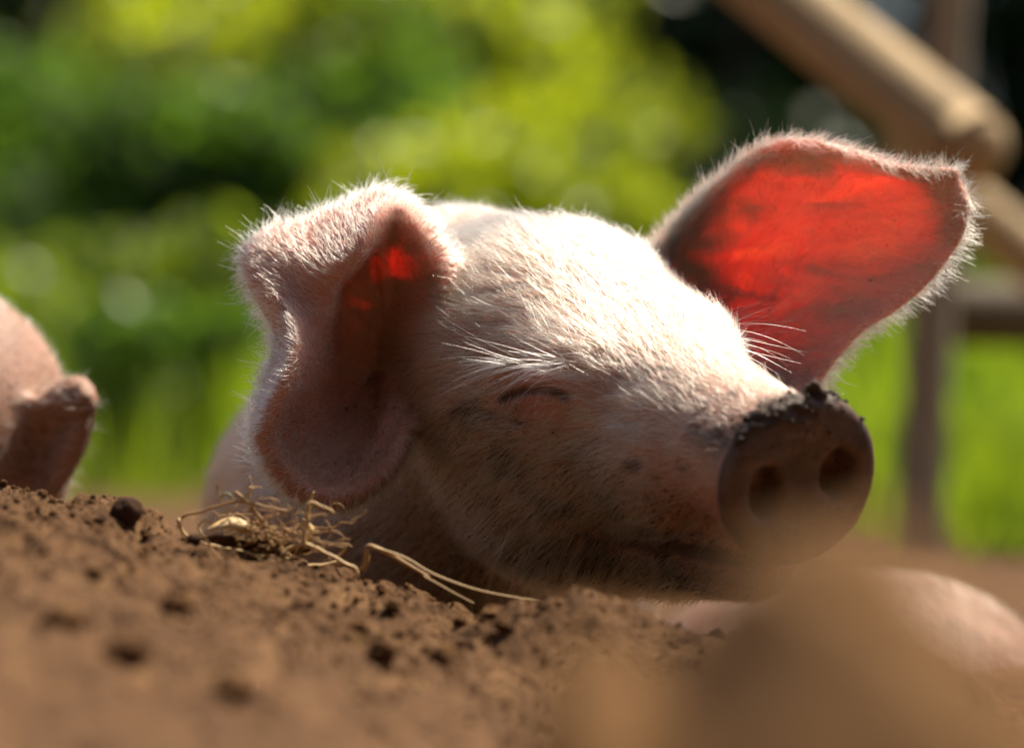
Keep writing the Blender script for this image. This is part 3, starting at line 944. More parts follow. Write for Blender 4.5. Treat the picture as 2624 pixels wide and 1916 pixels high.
brow += [(1490, 920, 1340, 938, 0.006, 1, -0.05), (1400, 995, 1462, 935, 0.008, 1, 0.0), (1408, 1000, 1388, 1042, 0.006, 1, 0.05),
         (1245, 965, 1130, 1002, 0.008, 1, -0.15), (1320, 1052, 1140, 1000, 0.010, 1, 0.25), (1190, 1035, 1055, 1048, 0.008, 1, -0.1),
         (1275, 1000, 1290, 1048, 0.004, 1, 0.0), (1690, 1165, 1622, 1090, 0.008, 1, 0.1), (1745, 1120, 1735, 1060, 0.004, 1, 0.0)]
long_hairs("brow_hair", brow, M_WHISK, 0.000075)
# the far brow shows only as a tuft past the bridge of the nose
pp = project(PV)
cand = np.where(on_head & (np.abs(pp[:, 0] - 1880) < 28) & (pp[:, 1] > 780) & (pp[:, 1] < 900) & (PN[:, 0] > 0.55) & (PV[:, 1] < 0.07))[0]
ti = rng.choice(cand, 34)
Dt = np.array([0.85, -0.1, 0.22]) + rng.normal(0, 0.20, (34, 3)) * np.array([0.4, 0.8, 1])
Dt[:, 2] += (845 - pp[ti, 1]) * 0.006
Dt /= np.linalg.norm(Dt, axis=1)[:, None]
strands("far_brow_hair", PV[ti], Dt, rng.uniform(0.010, 0.030, 34), np.full(34, 0.000075), M_WHISK, piglet, npt=9, bend=np.array([0.1, 0, -0.12]) + rng.normal(0, 0.12, (34, 3)))
# lashes
lt = rng.random(34)
EP = np.stack([np.interp(lt, np.linspace(0, 1, len(EYE_S)), EYE_S[:, k]) for k in range(3)], 1) + HU * -0.0008 - HL * 0.0006
DL = np.array([-0.25, -0.45, -0.75]) + rng.normal(0, 0.22, (34, 3)); DL /= np.linalg.norm(DL, axis=1)[:, None]
DK = DL[:20] * np.array([1, 0.6, 1.0]); DK /= np.linalg.norm(DK, axis=1)[:, None]
strands("dark_lashes", EP[:20], DK, rng.uniform(0.0015, 0.003, 20), np.full(20, 0.00005), M_DARKHAIR, piglet, npt=5)
strands("eyelashes", EP, DL, rng.uniform(0.003, 0.006, 34), np.full(34, 0.00005), M_WHISK, piglet, npt=6, bend=np.tile(np.array([-0.1, -0.1, 0.15]), (34, 1)))
# mud-stuck dark hairs on forehead and muzzle
dk = []
for k in range(120):
    if k < 40: x, y = rng.uniform(1180, 1760), rng.uniform(640, 1000)
    else: x, y = rng.uniform(1560, 1900), rng.uniform(1010, 1330)
    ang = math.radians(rng.normal(150 if y < 950 else 200, 18)); ln = rng.uniform(18, 60)
    dk.append((x, y, x + math.cos(ang) * ln, y - math.sin(ang) * ln, 0.001, 1, 0.0))
dk += [(1330, 745, 1260, 755, .001, 1, 0), (1372, 743, 1290, 752, .001, 1, 0), (1328, 730, 1280, 726, .001, 1, 0)]
dk += [(x, 1030, x + rng.normal(0, 14), 975, 0.0, 1, 0) for x in (1960, 2008, 2020, 2112, 2070, 2150)]
long_hairs("muddy_hair", dk, M_DARKHAIR, 0.00006)

# caked mud along the upper rim of the disc
def lump(center, r, seed, flat=1.0, sub=1, rough=0.35):
    bm = bmesh.new()
    bmesh.ops.create_icosphere(bm, subdivisions=sub, radius=1.0)
    V = np.array([v.co[:] for v in bm.verts]); F = [[v.index for v in f.verts] for f in bm.faces]
    bm.free()
    V = V * (1 + rough * fbm(V + seed * 3.7, 1.6, 3, seed))[:, None]
    V[:, 2] *= flat
    return V * r + center, F
ids = np.where((a > 8.5) & (a < 10.7) & (c > 1.5) & (np.abs(b) < 2.6))[0]
VV, FF, off = [], [], 0
for k in range(80):
    i = int(rng.choice(ids))
    wgt = np.exp(-((a[i] - 9.9) / 0.75) ** 2)
    if rng.random() > 0.25 + 0.75 * wgt: continue
    r = rng.uniform(0.0003, 0.0009) * (1 + 1.5 * wgt * rng.random() ** 2)
    v, f = lump(PV[i] + PN[i] * r * 0.35, r, k, 0.75, 1, 0.6)
    VV.append(v); FF += [[x + off for x in ff] for ff in f]; off += len(v)
v, f = lump(from_head((10.0, 0.75, 2.72)), 0.0042, 901, 0.9, 3, 0.9); VV.append(v); FF += [[x + off for x in ff] for ff in f]; off += len(v)
v, f = lump(from_head((9.9, 1.5, 2.35)), 0.0032, 902, 0.8, 3, 0.9); VV.append(v); FF += [[x + off for x in ff] for ff in f]; off += len(v)
mo = link("mud_crust", mesh_from("mud_crust", np.concatenate(VV), np.array(FF)), M_MUD, piglet)
mo["kind"] = "stuff"
# ============================================================ ground
def ramp_x(x, pts):
    return np.interp(x, [p[0] for p in pts], [p[1] for p in pts])
CREST = [(-3.0, 0.10), (-0.40, 0.122), (-0.20, 0.1165), (-0.166, 0.1150), (-0.132, 0.1115), (-0.1155, 0.1045), (-0.0771, 0.0950), (-0.0524, 0.0890),
         (-0.029, 0.0815), (-0.010, 0.0745), (0.002, 0.0690), (0.014, 0.0560), (0.05, 0.046), (0.12, 0.040), (0.30, 0.045), (3.0, 0.03)]
def ground_h(x, y):
    cr = ramp_x(x, CREST)
    cr = cr + 0.0022 * smooth01(-x, -0.02, 0.02)
    cy = -0.044 + 0.006 * np.sin(x * 21.0)                 # where the bank breaks
    behind = np.clip((y - cy), 0, None)
    front = np.clip((cy - y), 0, None)
    low = 0.030 * (1 - smooth01(y, 0.6, 2.6))
    fall = smooth01(behind, 0.0, np.where(x < -0.13, 0.16, 0.055))
    h = cr * (1 - fall) + low * fall
    h = h - front * 0.070 * np.exp(-front * 0.35)
    # a hollow on the right of the bank, then a low hump the lens looks over
    h = np.where(y < cy, np.maximum(h, 0.02), h)
    hump = 0.052 * np.exp(-((y + 0.78) / 0.17) ** 2) * smooth01(x, -0.03, 0.02) * (1 - smooth01(x, 0.25, 0.6))
    h = h + hump
    # soil pushed up under the resting chin
    h = h + 0.020 * np.exp(-((x - 0.065) / 0.060) ** 2 - ((y - 0.05) / 0.06) ** 2) * smooth01(x, -0.01, 0.03)
    h = h + 0.040 * np.exp(-((y + 0.105) / 0.035) ** 2) * smooth01(x, -0.02, 0.025) * (1 - smooth01(x, 0.11, 0.20))
    return h - 0.0012
gx = lines(-260, 260, -0.215, 0.16, 0.0016, 8.0, 1.12)
gy = lines(-160, 700, -0.16, 0.075, 0.0016, 10.0, 1.10)
GX, GY = np.meshgrid(gx, gy, indexing='ij')
P = np.stack([GX, GY, np.zeros_like(GX)], -1).reshape(-1, 3)
x_, y_ = P[:, 0], P[:, 1]
Z = ground_h(x_, y_)
nearm = np.where((np.abs(x_) < 2.5) & (y_ > -1.6) & (y_ < 4.5))[0]
pn = P[nearm]
fade = np.exp(-(np.abs(pn[:, 1]) / 2.5) ** 2)
rough = (0.0060 * fbm(pn, 22, 3, 3) + 0.0038 * fbm(pn, 80, 3, 13) + 0.0022 * fbm(pn, 300, 2, 23)) * fade
crumb = np.clip(fbm(pn, 150, 2, 33) - 0.2, 0, 1) * 0.007 * fade
Z[nearm] += rough + crumb
P[:, 2] = Z
I = np.arange(len(P)).reshape(len(gx), len(gy))
Fq = np.stack([I[:-1, :-1], I[1:, :-1], I[1:, 1:], I[:-1, 1:]], -1).reshape(-1, 4)
gme = mesh_from("ground", P, Fq)
md = smooth01(y_ + 0.5 * np.sin(x_ * 2.1) + 1.7 * smooth01(x_, 0.15, 0.6), 3.0, 3.8)
at = gme.attributes.new("meadow", 'FLOAT', 'POINT'); at.data.foreach_set("value", md.astype(np.float32))
g = link("ground", gme, M_SOIL)
tag(g, "brown dug soil banked up in front of the piglets", "soil", kind="structure")
print("ground", len(Fq))

def soil_z(x, y):
    i = np.clip(np.searchsorted(gx, x) - 1, 0, len(gx) - 2); j = np.clip(np.searchsorted(gy, y) - 1, 0, len(gy) - 2)
    fx = (x - gx[i]) / (gx[i + 1] - gx[i]); fy = (y - gy[j]) / (gy[j + 1] - gy[j])
    Zg = Z.reshape(len(gx), len(gy))
    return (Zg[i, j] * (1 - fx) + Zg[i + 1, j] * fx) * (1 - fy) + (Zg[i, j + 1] * (1 - fx) + Zg[i + 1, j + 1] * fx) * fy

def on_soil(px, py):
    """where the sight line of a photo pixel meets the bank"""
    ys_ = np.linspace(-1.0, 0.3, 1300)
    pts = np.array([W(px, py, y) for y in ys_])
    below = pts[:, 2] < soil_z(pts[:, 0], pts[:, 1])
    if not below.any(): return pts[-1]
    return pts[np.argmax(below)]

# loose crumbs over the bank, too many to count
VV, FF, off = [], [], 0
base_lumps = []
for k in range(10):
    base_lumps.append(lump(np.zeros(3), 1.0, 40 + k, 0.8, 1, 0.5))
nC = 6500
cx = rng.uniform(-0.24, 0.06, nC); cyy = -np.abs(rng.normal(0, 0.16, nC)) + 0.02
cz = soil_z(cx, cyy)
for k in range(nC):
    v, f = base_lumps[k % 10]
    r = 0.0004 + 0.0013 * rng.random() ** 4
    th = rng.random() * 6.28
    Rm = np.array([[math.cos(th), -math.sin(th), 0], [math.sin(th), math.cos(th), 0], [0, 0, 1]])
    VV.append((v * r) @ Rm.T + np.array([cx[k], cyy[k], cz[k] + r * 0.3])); FF.append(np.array(f) + off); off += len(v)
o = link("soil_crumbs", mesh_from("soil_crumbs", np.concatenate(VV), np.concatenate(FF), smooth=False), M_CLOD)
tag(o, "loose brown soil crumbs strewn over the bank", "soil", kind="stuff")

# single clods one can pick out on the bank
def clod(name, px, py, r, mat, label, group=None, flat=0.8, seed=0, rough=0.55, sink=0.3, sub=3, p=None):
    p = on_soil(px, py) if p is None else p
    v, f = lump(np.zeros(3), r, seed, flat, sub, rough)
    me = mesh_from(name, v, np.array(f))
    o = bpy.data.objects.new(name, me); COL.objects.link(o); me.materials.append(mat)
    zz = float(soil_z(np.array([p[0]]), np.array([p[1]]))[0])
    o.location = (p[0], p[1], zz + r * flat * (1 - sink * 2) * 0.9)
    o.rotation_euler = (0, 0, seed * 1.3)
    tag(o, label, "clod", group)
    return o
st = clod("soil_clod", 325, 1345, 0.0052, M_DARKCLOD, "dark round clod standing up alone on the crest of the bank", None, 0.95, 11, 0.30, 0.02, 3)
spots = [(1150, 1535, .0022, 1), (1290, 1612, .0030, 0), (1255, 1585, .0026, 0), (500, 1395, .0024, 1),
         (260, 1345, .0026, 1), (370, 1370, .0018, 1), (1010, 1560, .0028, 0), (1180, 1600, .0026, 0), 
         (330, 1690, .0060, 0), (450, 1560, .0045, 0), (160, 1610, .0055, 0), (980, 1680, .0045, 0), (1140, 1700, .0050, 0), (920, 1620, .0032, 0),
         (240, 1480, .0030, 0), (600, 1790, .0060, 0), (1090, 1490, .0018, 1)]
for k, (px, py, r, dk_) in enumerate(spots):
    if dk_: clod("soil_clod", px, py, r, M_DARKCLOD, "small dark clod standing in for a shadowed hole in the brown bank", "dark spots on the bank", 0.8, 100 + k, 0.6)  # dark lumps imitate shadowed holes in the soil
    else: clod("soil_clod", px, py, r, M_CLOD, "small dry brown clod lying on the sunlit bank", "dry clods on the bank", 0.75, 100 + k, 0.6)
# big clods right in front of the lens
def big_clod(px, top_py, d, w, label, seed, ry=0.20):
    y = d - CAM_D
    top = W(px, top_py, y)
    gz = float(soil_z(np.array([top[0]]), np.array([y]))[0])
    v, f = lump(np.zeros(3), 1.0, seed, 1.0, 4, 0.38)
    v = v + 0.10 * np.stack([fbm(v, 6, 3, seed + 1)] * 3, 1) * v
    h = (top[2] - gz + 0.02) * 0.5
    v = v * np.array([w * 0.5, ry, h])
    me = mesh_from("soil_clod", v, np.array(f))
    o = bpy.data.objects.new("soil_clod", me); COL.objects.link(o); me.materials.append(M_BIGCLOD)
    o.location = (top[0], y, gz - 0.02 + h)
    tag(o, label, "clod")
    return o
big_clod(2090, 1465, 0.42, 0.040, "large blurred brown clod rising in front of the piglet's snout", 301)
big_clod(2440, 1640, 0.43, 0.034, "blurred brown clod leaning against the large one below the fence post", 302)
big_clod(1590, 1680, 0.45, 0.030, "low blurred clod between the bank and the large clod", 303)
big_clod(1850, 1800, 0.40, 0.026, "lowest blurred clod wedged between its two larger neighbours", 304)

# ============================================================ straw
def tube(pts, rad, sides=6):
    pts = np.asarray(pts, float); n = len(pts)
    rad = np.broadcast_to(np.asarray(rad, float), (n,))
    t = np.gradient(pts, axis=0); t /= np.maximum(np.linalg.norm(t, axis=1), 1e-12)[:, None]
    up = np.array([0.3, 0.2, 0.93])
    V = []
    for i in range(n):
        s = np.cross(t[i], up); s /= max(np.linalg.norm(s), 1e-9)
        w = np.cross(s, t[i])
        a_ = np.arange(sides) * 2 * np.pi / sides
        V.append(pts[i] + rad[i] * (np.cos(a_)[:, None] * s + np.sin(a_)[:, None] * w))
    V = np.concatenate(V)
    F = [[i * sides + k, i * sides + (k + 1) % sides, (i + 1) * sides + (k + 1) % sides, (i + 1) * sides + k] for i in range(n - 1) for k in range(sides)]
    V = np.concatenate([V, pts[:1], pts[-1:]]); c0, c1 = len(V) - 2, len(V) - 1
    T = [[c0, (k + 1) % sides, k] for k in range(sides)] + [[c1, (n - 1) * sides + k, (n - 1) * sides + (k + 1) % sides] for k in range(sides)]
    return V, F + T
def ribbon(pts, width, twist=0.0, thick=0.00018):
    """a flat dry blade with real thickness, twisting along its length"""
    pts = np.asarray(pts, float); n = len(pts)
    t = np.gradient(pts, axis=0); t /= np.linalg.norm(t, axis=1)[:, None]
    V = []
    for i in range(n):
        s = np.cross(t[i], np.array([0.1, 1.0, 0.2])); s /= np.linalg.norm(s)
        w = np.cross(t[i], s)
        an = 0.5 + twist * i / n
        d1 = math.cos(an) * s + math.sin(an) * w; d2 = -math.sin(an) * s + math.cos(an) * w
        k = width * (0.35 + 0.65 * math.sin(math.pi * min(0.95, 0.15 + 0.8 * i / n))) * 0.5
        V += [pts[i] - d1 * k - d2 * thick, pts[i] + d1 * k - d2 * thick, pts[i] + d1 * k + d2 * thick, pts[i] - d1 * k + d2 * thick]
    F = [[i * 4 + k, i * 4 + (k + 1) % 4, (i + 1) * 4 + (k + 1) % 4, (i + 1) * 4 + k] for i in range(n - 1) for k in range(4)]
    F += [[3, 2, 1, 0], [4 * n - 4, 4 * n - 3, 4 * n - 2, 4 * n - 1]]
    return np.array(V), F
def curve_px(pp, y, n=24):
    return catmull([W(p[0], p[1], y + (p[2] if len(p) > 2 else 0)) for p in pp], n)

YS = -0.046
tp = on_soil(700, 1460)
tangle = tag(empty("straw_tangle", tuple(tp)), "tangled tuft of dry golden straw lying on the bank under the drooping ear", "straw")
def sp(name, V, F, mat, parent=None):
    return link(name, mesh_from(name, V, F), mat, parent if parent is not None else tangle)
main = [
    ([(600, 1262), (640, 1290), (680, 1345), (720, 1395), (760, 1440)], .00050, M_STRAW2),
    ([(455, 1330), (470, 1365), (500, 1385), (560, 1400), (640, 1418), (720, 1428), (780, 1440)], .00055, M_STRAW),
    ([(455, 1335), (480, 1318), (520, 1310), (560, 1295), (620, 1285), (680, 1298), (740, 1310)], .00042, M_STRAW2),
    ([(720, 1425), (750, 1400), (790, 1396), (830, 1415), (880, 1440), (910, 1455), (918, 1482)], .00065, M_STRAW),
    ([(785, 1450), (830, 1448), (870, 1440), (905, 1452)], .00070, M_STRAW),
    ([(778, 1395), (782, 1360), (790, 1330), (784, 1305), (800, 1290), (830, 1298), (855, 1312)], .00055, M_STRAW),
    ([(788, 1330), (792, 1300), (802, 1265), (806, 1262)], .00045, M_STRAW),
    ([(634, 1300), (638, 1275), (642, 1250), (636, 1248), (650, 1252)], .00035, M_STRAW),
    ([(560, 1240), (556, 1255), (562, 1275), (568, 1300)], .00028, M_STRAW2),
    ([(470, 1390), (455, 1350), (455, 1330)], .00030, M_STRAW2),
    ([(830, 1440), (870, 1420), (885, 1400), (870, 1398)], .00028, M_STRAW2),
    ([(540, 1400), (510, 1350), (525, 1335), (545, 1345)], .00032, M_STRAW),
]
for k, (pp, r, m) in enumerate(main):
    r = r * 1.25
    y = YS + rng.normal(0, 0.004)
    pts = curve_px(pp, y)
    pts += 0.0006 * np.stack([fbm(pts + 3.1 * k, 300, 2, 5 + j) for j in range(3)], 1)
    V, F = tube(pts, r * np.linspace(1.15, 0.7, len(pts)), 6)
    sp("stem", V, F, m)
V, F = tube(curve_px([(568, 1300), (562, 1280), (575, 1266), (590, 1268), (600, 1290)], YS, 20), .00038, 6); sp("green_stem", V, F, M_GREENSTEM)
for pp, w, tw in (([(778, 1388), (800, 1360), (788, 1335), (782, 1310)], .0028, 2.2), ([(640, 1425), (700, 1432), (760, 1448), (785, 1460)], .0024, 0.6), ([(640, 1360), (600, 1340), (560, 1345), (530, 1358)], .0050, 1.2)):
    V, F = ribbon(curve_px(pp, YS - 0.003, 16), w, tw); sp("dry_blade", V, F, M_STRAW)
VV, FF, off = [], [], 0
for k in range(150):        # fine root fibres
    x0, y0 = rng.normal(690, 95), rng.normal(1365, 34)
    a0 = rng.uniform(0, 6.28); pp = [(x0, y0)]
    for j in range(4):
        a0 += rng.normal(0, 0.7); s_ = rng.uniform(10, 30)
        pp.append((pp[-1][0] + math.cos(a0) * s_, pp[-1][1] + math.sin(a0) * s_ * 0.6))
    pts = curve_px(pp, YS + rng.normal(0, 0.006), 10)
    pts[:, 2] = np.maximum(pts[:, 2], soil_z(pts[:, 0], pts[:, 1]) + 0.0004)
    V, F = tube(pts, rng.uniform(.00010, .00022), 4)
    VV.append(V); FF += [[i + off for i in f] for f in F]; off += len(V)
o = sp("root_fibres", np.concatenate(VV), FF, M_STRAW2); o["kind"] = "stuff"
VV, FF, off = [], [], 0
for k in range(90):         # seed heads and chaff
    p = W(rng.normal(665, 34), rng.normal(1372, 20), YS - 0.004 + rng.normal(0, 0.003))
    v, f = lump(p, rng.uniform(.0005, .0011), 500 + k, 0.8, 1, 0.4)
    VV.append(v); FF += [[i + off for i in ff] for ff in f]; off += len(v)
o = sp("seed_head", np.concatenate(VV), FF, M_STRAW2); o["kind"] = "stuff"
# soil and matted straw the tuft sits on
v, f = lump(W(640, 1405, YS + 0.004), 1.0, 77, 1, 3, 0.5)
v = (v - W(640, 1405, YS + 0.004)) * np.array([.020, .008, .0052]) + W(650, 1396, YS + 0.006)
sp("matted_clump", v, np.array(f), M_DARKCLOD)

def loose_straw(pp, y, r, mat, label, drop=True, ribbon_w=None, tw=0.5):
    pts = curve_px(pp, y, 30)
    if drop: pts[:, 2] = np.maximum(pts[:, 2], soil_z(pts[:, 0], pts[:, 1]) + r * 0.6)
    V, F = tube(pts, r * np.linspace(1.2, 0.6, len(pts)), 6) if ribbon_w is None else ribbon(pts, ribbon_w, tw)
    o = link("loose_straw", mesh_from("loose_straw", V, F), mat)
    return tag(o, label, "straw")
loose_straw([(928, 1462), (938, 1440), (942, 1405), (955, 1400), (1000, 1420), (1050, 1450), (1100, 1478)], -0.047, .0010, M_STRAW2, "thick bent brown stalk arching up from the bank beside the straw tuft")
loose_straw([(955, 1400), (1040, 1430), (1110, 1470), (1220, 1510), (1350, 1535), (1470, 1547), (1610, 1562)], -0.052, .00042, M_STRAW, "long thin pale straw running from the bank across to the piglet's chin", drop=False)
loose_straw([(1085, 1475), (1130, 1500), (1175, 1525), (1215, 1545)], -0.050, .00032, M_STRAW, "short pale straw crossing the long one")
# ============================================================ the other piglets
M_SKIN2 = M_SKIN
def simple_piglet(name, f, xs, ys, zs, label, mudlevel, hairdirt):
    V, Q = surface_nets(eval_grid(f, xs, ys, zs, 6), xs, ys, zs)
    V = relax(V, Q, 3, 0.5)
    root = tag(empty(name, (float(V[:, 0].mean()), float(V[:, 1].mean()), 0.0)), label, "piglet", "piglets")
    me = mesh_from(name + "_body", V, Q)
    nn = fbm(V, 40, 3, 9)
    for nm, arr in (("mud", np.clip(mudlevel + 0.25 * nn, 0, 1)), ("pink", np.clip(0.5 + 0.3 * nn, 0, 1)), ("ear", np.zeros(len(V))), ("crust", np.zeros(len(V)))):
        at = me.attributes.new(nm, 'FLOAT', 'POINT'); at.data.foreach_set("value", arr.astype(np.float32))
    link("body", me, M_SKIN, root)
    N = vert_normals(V, Q)
    k = rng.integers(0, len(V), 9000)
    D = np.array([-0.4, 0.5, 0.2]) + rng.normal(0, 0.3, (len(k), 3))
    D -= N[k] * (D * N[k]).sum(1)[:, None]; D /= np.linalg.norm(D, axis=1)[:, None]
    D = D + 0.35 * N[k]
    strands("hair", V[k], D, rng.uniform(0.006, 0.011, len(k)), np.full(len(k), 0.00007), M_HAIR, root, npt=4, bend=np.tile(np.array([0, 0, -0.15]), (len(k), 1)), dirt_shade=np.clip(rng.normal(hairdirt, 0.15, len(k)), 0, 1))
    return root

# left: only its cheek and one ear reach into the picture
YL = 0.17
LE = [((140, 985, YL), (118, 1010, YL - .004), (80, 1040, YL - .004), (40, 1070, YL + .004)),
      ((185, 968, YL - .006), (165, 1000, YL - .014), (110, 1050, YL - .008), (60, 1090, YL + .006)),
      ((222, 975, YL - .012), (195, 1012, YL - .020), (125, 1075, YL - .006), (75, 1115, YL + .010)),
      ((244, 1002, YL - .016), (212, 1035, YL - .022), (130, 1105, YL - .002), (80, 1140, YL + .012)),
      ((243, 1045, YL - .016), (210, 1070, YL - .020), (130, 1135, YL), (82, 1160, YL + .013)),
      ((225, 1100, YL - .014), (195, 1118, YL - .017), (125, 1165, YL + .002), (82, 1180, YL + .013)),
      ((198, 1165, YL - .012), (170, 1176, YL - .013), (115, 1200, YL + .003), (80, 1205, YL + .013)),
      ((160, 1230, YL - .010), (138, 1232, YL - .009), (98, 1240, YL + .004), (72, 1238, YL + .012)),
      ((118, 1285, YL - .008), (102, 1282, YL - .005), (78, 1276, YL + .004), (60, 1268, YL + .010))]
GL, TL = ear_grid(LE, W(40, 1180, YL + 0.02), 60, 24, 0.004, 0.0015)
ear_left = Sheet(GL, TL)
LC = W(-215, 1150, YL + 0.03)
def left_sdf(p):
    d = ell(p, LC, (0.062, 0.060, 0.058))
    d = smin(d, rcone(p, W(-30, 940, YL + 0.03), W(20, 1180, YL + 0.025), 0.014, 0.015), 0.025)
    d = smin(d, rcone(p, W(-150, 880, YL + 0.04), W(-70, 1020, YL + 0.03), 0.022, 0.024), 0.03)
    d = smin(d, rcone(p, LC, LC + np.array([-0.09, -0.05, -0.02]), 0.042, 0.026), 0.02)
    d = smin(d, ell(p, LC + np.array([-0.15, 0.10, -0.015]), (0.16, 0.09, 0.085)), 0.04)
    for sx in (-0.22, -0.06):
        d = smin(d, rcone(p, LC + np.array([sx, 0.07, -0.05]), LC + np.array([sx + 0.03, 0.02, -0.088]), 0.026, 0.016), 0.02)
    e = ear_left.sdf(p)
    return smin(d, e, 0.008)
gl = 0.0022
simple_piglet("piglet", left_sdf, lines(-0.62, -0.14, -0.30, -0.14, gl, 0.006), lines(0.05, 0.45, 0.13, 0.24, gl, 0.006), lines(-0.0, 0.26, 0.08, 0.24, gl, 0.006),
              "blurred piglet with a folded ear whose body lies beyond the dark round clod", 0.75, 0.45)

# right: the back of one lying beyond the snout
RC = np.array([0.170, 0.360, 0.010])
def right_sdf(p):
    d = ell(p, RC, (0.078, 0.105, 0.058))
    d = smin(d, ell(p, RC + np.array([0.085, 0.05, -0.028]), (0.065, 0.06, 0.045)), 0.022)
    d = smin(d, ell(p, RC + np.array([-0.05, 0.11, 0.0]), (0.055, 0.075, 0.045)), 0.03)
    d = smin(d, rcone(p, RC + np.array([-0.06, 0.17, 0.0]), RC + np.array([-0.09, 0.22, -0.008]), 0.034, 0.020), 0.02)
    for s_ in (-1, 1):
        d = smin(d, rcone(p, RC + np.array([0.02 * s_ - 0.03, 0.13, 0.01]), RC + np.array([0.045 * s_ - 0.045, 0.15, 0.012]), 0.010, 0.006), 0.008)
        d = smin(d, rcone(p, RC + np.array([0.05 * s_, -0.05, -0.02]), RC + np.array([0.055 * s_, -0.10, -0.028]), 0.024, 0.013), 0.015)
    return d
simple_piglet("piglet", right_sdf, lines(0.0, 0.38, 0.07, 0.32, 0.003, 0.006), lines(0.17, 0.65, 0.22, 0.44, 0.003, 0.006), lines(-0.04, 0.14, 0.0, 0.10, 0.003, 0.005),
              "greyish pink rounded back of a piglet lying low beyond the muddy snout", 1.0, 0.9)

# ============================================================ fence
fence_y = 1.5
fence = tag(empty("pole_fence", (0.30, fence_y, 0.0)), "rustic fence of weathered round poles with one upright post", "fence")
def pole(name, A, B, ra, rb, mat, parent, sides=20, n=14, seed=1, round_end=True):
    A, B = np.asarray(A, float), np.asarray(B, float)
    L_ = np.linalg.norm(B - A); z = (B - A) / L_
    t = np.linspace(0, 1, n)
    prof_t, prof_r = list(t), list(ra + (rb - ra) * t)
    if round_end:
        e = 0.9 * rb / L_
        prof_t[-1] = 1 - e; prof_t += [1 - e * 0.62, 1 - e * 0.30, 1 - e * 0.08, 1.0]; prof_r += [rb * 0.93, rb * 0.72, rb * 0.40, rb * 0.08]
        e = 0.35 * ra / L_
        prof_t[0] = e; prof_t = [0, e * 0.12, e * 0.45] + prof_t; prof_r = [ra * 0.35, ra * 0.75, ra * 0.93] + prof_r
    q = Vector((0, 0, 1)).rotation_difference(Vector(z))
    V = []
    for tt, rr in zip(prof_t, prof_r):
        an = np.arange(sides) * 2 * np.pi / sides
        ring = np.stack([np.cos(an) * rr, np.sin(an) * rr, np.full(sides, tt * L_)], 1)
        ring[:, :2] *= (1 + 0.06 * fbm(ring * np.array([1, 1, 0.3]) + seed, 22, 2, seed))[:, None]
        V.append(ring)
    V = np.concatenate(V); m = len(prof_t)
    F = [[i * sides + k, i * sides + (k + 1) % sides, (i + 1) * sides + (k + 1) % sides, (i + 1) * sides + k] for i in range(m - 1) for k in range(sides)]
    F += [list(range(sides))[::-1], list(range((m - 1) * sides, m * sides))]
    me = mesh_from(name, V, F)
    o = bpy.data.objects.new(name, me); COL.objects.link(o); me.materials.append(mat)
    if parent is not None:
        o.parent = parent
    o.rotation_mode = 'QUATERNION'; o.rotation_quaternion = q
    o.location = Vector(A) - (Vector(parent.location) if parent is not None else Vector((0, 0, 0)))
    return o
post_b, post_t = W(2335, 1490, fence_y), W(2455, -260, fence_y)
post_b[2] = -0.05
pole("post", post_b, post_t, 0.0190, 0.0165, M_POST, fence, seed=3, n=24)
yA = fence_y - 0.32
pole("rail", W(1560, -370, yA + 0.30), W(2545, 425, yA), 0.0285, 0.0285, M_POLE, fence, seed=5, n=24)
pole("rail", W(2280, 360, fence_y + 0.10), W(2950, 915, fence_y + 0.02), 0.0225, 0.0230, M_POLE, fence, seed=6, n=24)
pole("rail", W(2420, 800, fence_y + 0.28), W(3300, 830, fence_y + 0.30), 0.0300, 0.0300, M_DIM, fence, seed=7, n=20)
p2b, p2t = W(2960, 1460, fence_y + 0.14), W(2990, 300, fence_y + 0.14); p2b[2] = -0.05
pole("post", p2b, p2t, 0.030, 0.028, M_POST, fence, seed=8, n=20)

# ============================================================ meadow and hedge
def blades(name, XY, h, w, mat, label, lean=0.35):
    n = len(XY)
    th = rng.random(n) * 2 * np.pi
    side = np.stack([np.cos(th), np.sin(th), np.zeros(n)], 1)
    ld = rng.random(n) * 2 * np.pi
    ln = np.stack([np.cos(ld), np.sin(ld), np.zeros(n)], 1) * (lean * rng.random(n))[:, None]
    base = np.stack([XY[:, 0], XY[:, 1], np.zeros(n) - 0.01], 1)
    V = np.zeros((n, 7, 3))
    up = np.array([0, 0, 1.0])
    for k, (t, ww) in enumerate(((0, 1.0), (0.4, 0.9), (0.75, 0.6))):
        c = base + (up[None] * t + ln * t ** 2) * h[:, None]
        V[:, 2 * k] = c - side * (w * ww * 0.5)[:, None]
        V[:, 2 * k + 1] = c + side * (w * ww * 0.5)[:, None]
    V[:, 6] = base + (up[None] * 0.96 + ln) * h[:, None]
    tri = np.array([[0, 1, 3], [0, 3, 2], [2, 3, 5], [2, 5, 4], [4, 5, 6]])
    F = (np.arange(n)[:, None, None] * 7 + tri[None]).reshape(-1, 3)
    me = mesh_from(name, V.reshape(-1, 3), F)
    at = me.attributes.new("tint", 'FLOAT', 'POINT')
    tint = np.clip(0.5 + 0.5 * fbm(base * np.array([1, 1, 0]), 1.2, 2, 5) + rng.normal(0, 0.2, n), 0, 1)
    at.data.foreach_set("value", np.repeat(tint, 7).astype(np.float32))
    o = link(name, me, mat)
    return tag(o, label, "grass", kind="stuff")
nG = 42000
gyv = 3.2 + (rng.random(nG) ** 1.3) * 7.0
gxv = (rng.random(nG) - 0.5) * (1.6 + 0.55 * (gyv + 1.2))
keep = rng.random(nG) < np.clip(0.55 + fbm(np.stack([gxv, gyv, gyv * 0], 1), 1.4, 2, 61) * 1.2, 0.1, 1)
